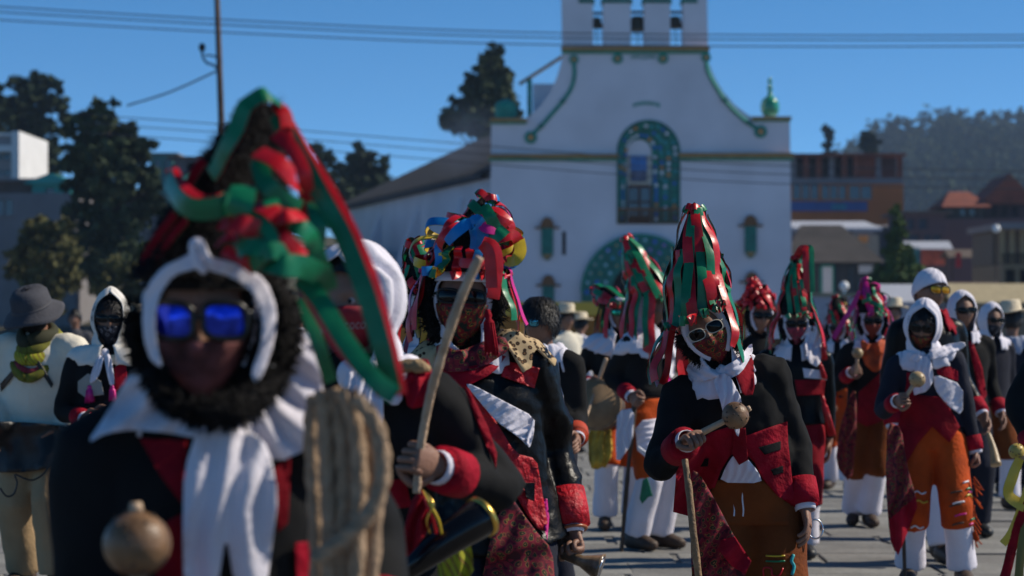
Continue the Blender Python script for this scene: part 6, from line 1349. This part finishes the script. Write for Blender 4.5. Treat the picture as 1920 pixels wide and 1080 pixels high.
z.tassel(168, 722, 168, 752, RIBP, .02); z.tassel(210, 722, 212, 750, RIBP, .018); z.sheet([(176, 668), (190, 666), (192, 684), (178, 684)], STRAW, 'straw_tie', off=.02); z.sheet([(202, 666), (226, 664), (224, 682), (206, 684)], STRAW, 'straw_tie', off=.02)
# ---- two more dancers filling the procession
n1 = Person('dancer in plain red and green hat walking between the plume hat and magenta hat', 1572, 618, 20.5, yaw=-15, head=(-20, 6, 3), hr=(1560, 770, -.2), gr='fist', feet=((.1, -.12), (-.1, .15)))
dress(n1, BLACK, ORANGE, end=1.1); costume_head(n1, (1566, 556), PAISP, LENSD, FRAMEK, 81, n=14, hang=.16, wd=.036)
n2 = Person('person in white hood and dark coat walking beside the straw hat and dark suit', 1858, 604, 18.5, yaw=18, head=(20, 4, 0), feet=((.1, -.15), (-.08, .15)))
dress(n2, NAVY, BROWNO, end=1.2); n2.hood(WHITE, th0=38, fmax=54, off=.02, edge=(.15, .14, .41), seed=33, peak=.02); n2.glasses(LENSD, FRAMEK); n2.mask(PAISK, 104)
# ---- people far back in the crowd
crowd = [(1062, 602, 26, 'straw', CREAM, 30, 'man in tall crowned straw hat and cream shirt beside the black haired youth'), (1090, 612, 31, 'straw', WHITE, 120, 'man in straw hat and white shirt, back turned, before the yellow wall'), (1040, 625, 34, None, CREAM, 0, 'bareheaded person in cream shirt before the yellow wall'),
         (1576, 588, 30, 'dark', NAVY, 20, 'person in dark hat with yellow badge behind the magenta ribbons'), (1676, 590, 28, 'straw', GREYC, 0, 'man in straw hat in grey behind the white head wrap'),
         (258, 610, 22, 'straw', KHAKI, 20, 'man in straw hat and khaki behind the cream white hood'), (140, 600, 30, None, GREYC, 0, 'bareheaded person in grey between bucket hat and cream hood'),
         (560, 600, 32, 'straw', WHITE, 0, 'man in straw hat left of the white hooded person'), (1350, 598, 34, None, RED, 0, 'person in red behind the leaning dancer')]
for i, (px, py, Y, ht, jm, yw, lab) in enumerate(crowd):
    k_ = Person(lab, px, py, Y, yaw=yw, vox=.014, group='bystanders at the back of the plaza'); k_.jacket(jm, cuff=None, shirt=None, vox=.022, name='shirt'); k_.trousers((NAVY, KHAKI, GREYC)[i % 3], 1.95, (.105, .09, .085), vox=.022); k_.shoes(BLKLEATH, 'shoe'); k_.hair(n=120, ln=.03)
    if ht: k_.hatring([(a_, b_, z_ + .055) for a_, b_, z_ in HATP], STRAW if ht == 'straw' else BLACK, 'straw_hat' if ht == 'straw' else 'hat', (0, 4, 0), .012)
    if ht == 'dark': mb = MB(); mb.ell(k_.H((0, -.11, .1)), (.025, .012, .025)); k_.part('hat_badge', mb.v, mb.f, RIBY)

# ---- the hazy mountain air
hz = MB(); hz.box(-330, 420, -6, 1420, -1.2, 140)
hm = bpy.data.materials.new('haze'); hm.use_nodes = True; hn_ = hm.node_tree; hn_.nodes.clear()
pv = hn_.nodes.new('ShaderNodeVolumePrincipled'); pv.inputs['Color'].default_value = (.5, .7, 1, 1); pv.inputs['Density'].default_value = .00022; pv.inputs['Anisotropy'].default_value = .2
oo = hn_.nodes.new('ShaderNodeOutputMaterial'); hn_.links.new(pv.outputs[0], oo.inputs['Volume'])
tag(hz.build('haze', hm), 'thin blue mountain haze over the town', kind='stuff')

# ---- incense smoke drifting over the nave roof
sm = bpy.data.materials.new('smoke'); sm.use_nodes = True; sn = sm.node_tree; sn.nodes.clear(); SL = sn.links
tcn = sn.nodes.new('ShaderNodeTexCoord'); ln_ = sn.nodes.new('ShaderNodeVectorMath'); ln_.operation = 'LENGTH'; SL.new(tcn.outputs['Object'], ln_.inputs[0])
mr_ = sn.nodes.new('ShaderNodeMapRange'); mr_.inputs[1].default_value = 1; mr_.inputs[2].default_value = 0; mr_.inputs[3].default_value = 0; mr_.inputs[4].default_value = 1; SL.new(ln_.outputs['Value'], mr_.inputs[0])
nz = sn.nodes.new('ShaderNodeTexNoise'); nz.inputs['Scale'].default_value = 1.6; nz.inputs['Detail'].default_value = 3; SL.new(tcn.outputs['Object'], nz.inputs['Vector'])
mu = sn.nodes.new('ShaderNodeMath'); mu.operation = 'MULTIPLY'; SL.new(mr_.outputs[0], mu.inputs[0]); SL.new(nz.outputs[0], mu.inputs[1])
m2_ = sn.nodes.new('ShaderNodeMath'); m2_.operation = 'MULTIPLY'; m2_.inputs[1].default_value = .09; SL.new(mu.outputs[0], m2_.inputs[0])
pv2 = sn.nodes.new('ShaderNodeVolumePrincipled'); pv2.inputs['Color'].default_value = (.42, .55, .85, 1); SL.new(m2_.outputs[0], pv2.inputs['Density'])
o2 = sn.nodes.new('ShaderNodeOutputMaterial'); SL.new(pv2.outputs[0], o2.inputs['Volume'])
vs_, fs_ = ell((0, 0, 0), 1., 20, 14); sk = mk('smoke', vs_, fs_, sm); sk.location = at(872, 262, 127); sk.scale = (2.6, 3.5, 2.2); sk.rotation_euler = (0, R(-35), 0)
tag(sk, 'thin incense smoke drifting over the nave roof', kind='stuff')
bpy.data.scenes.remove(TMP)
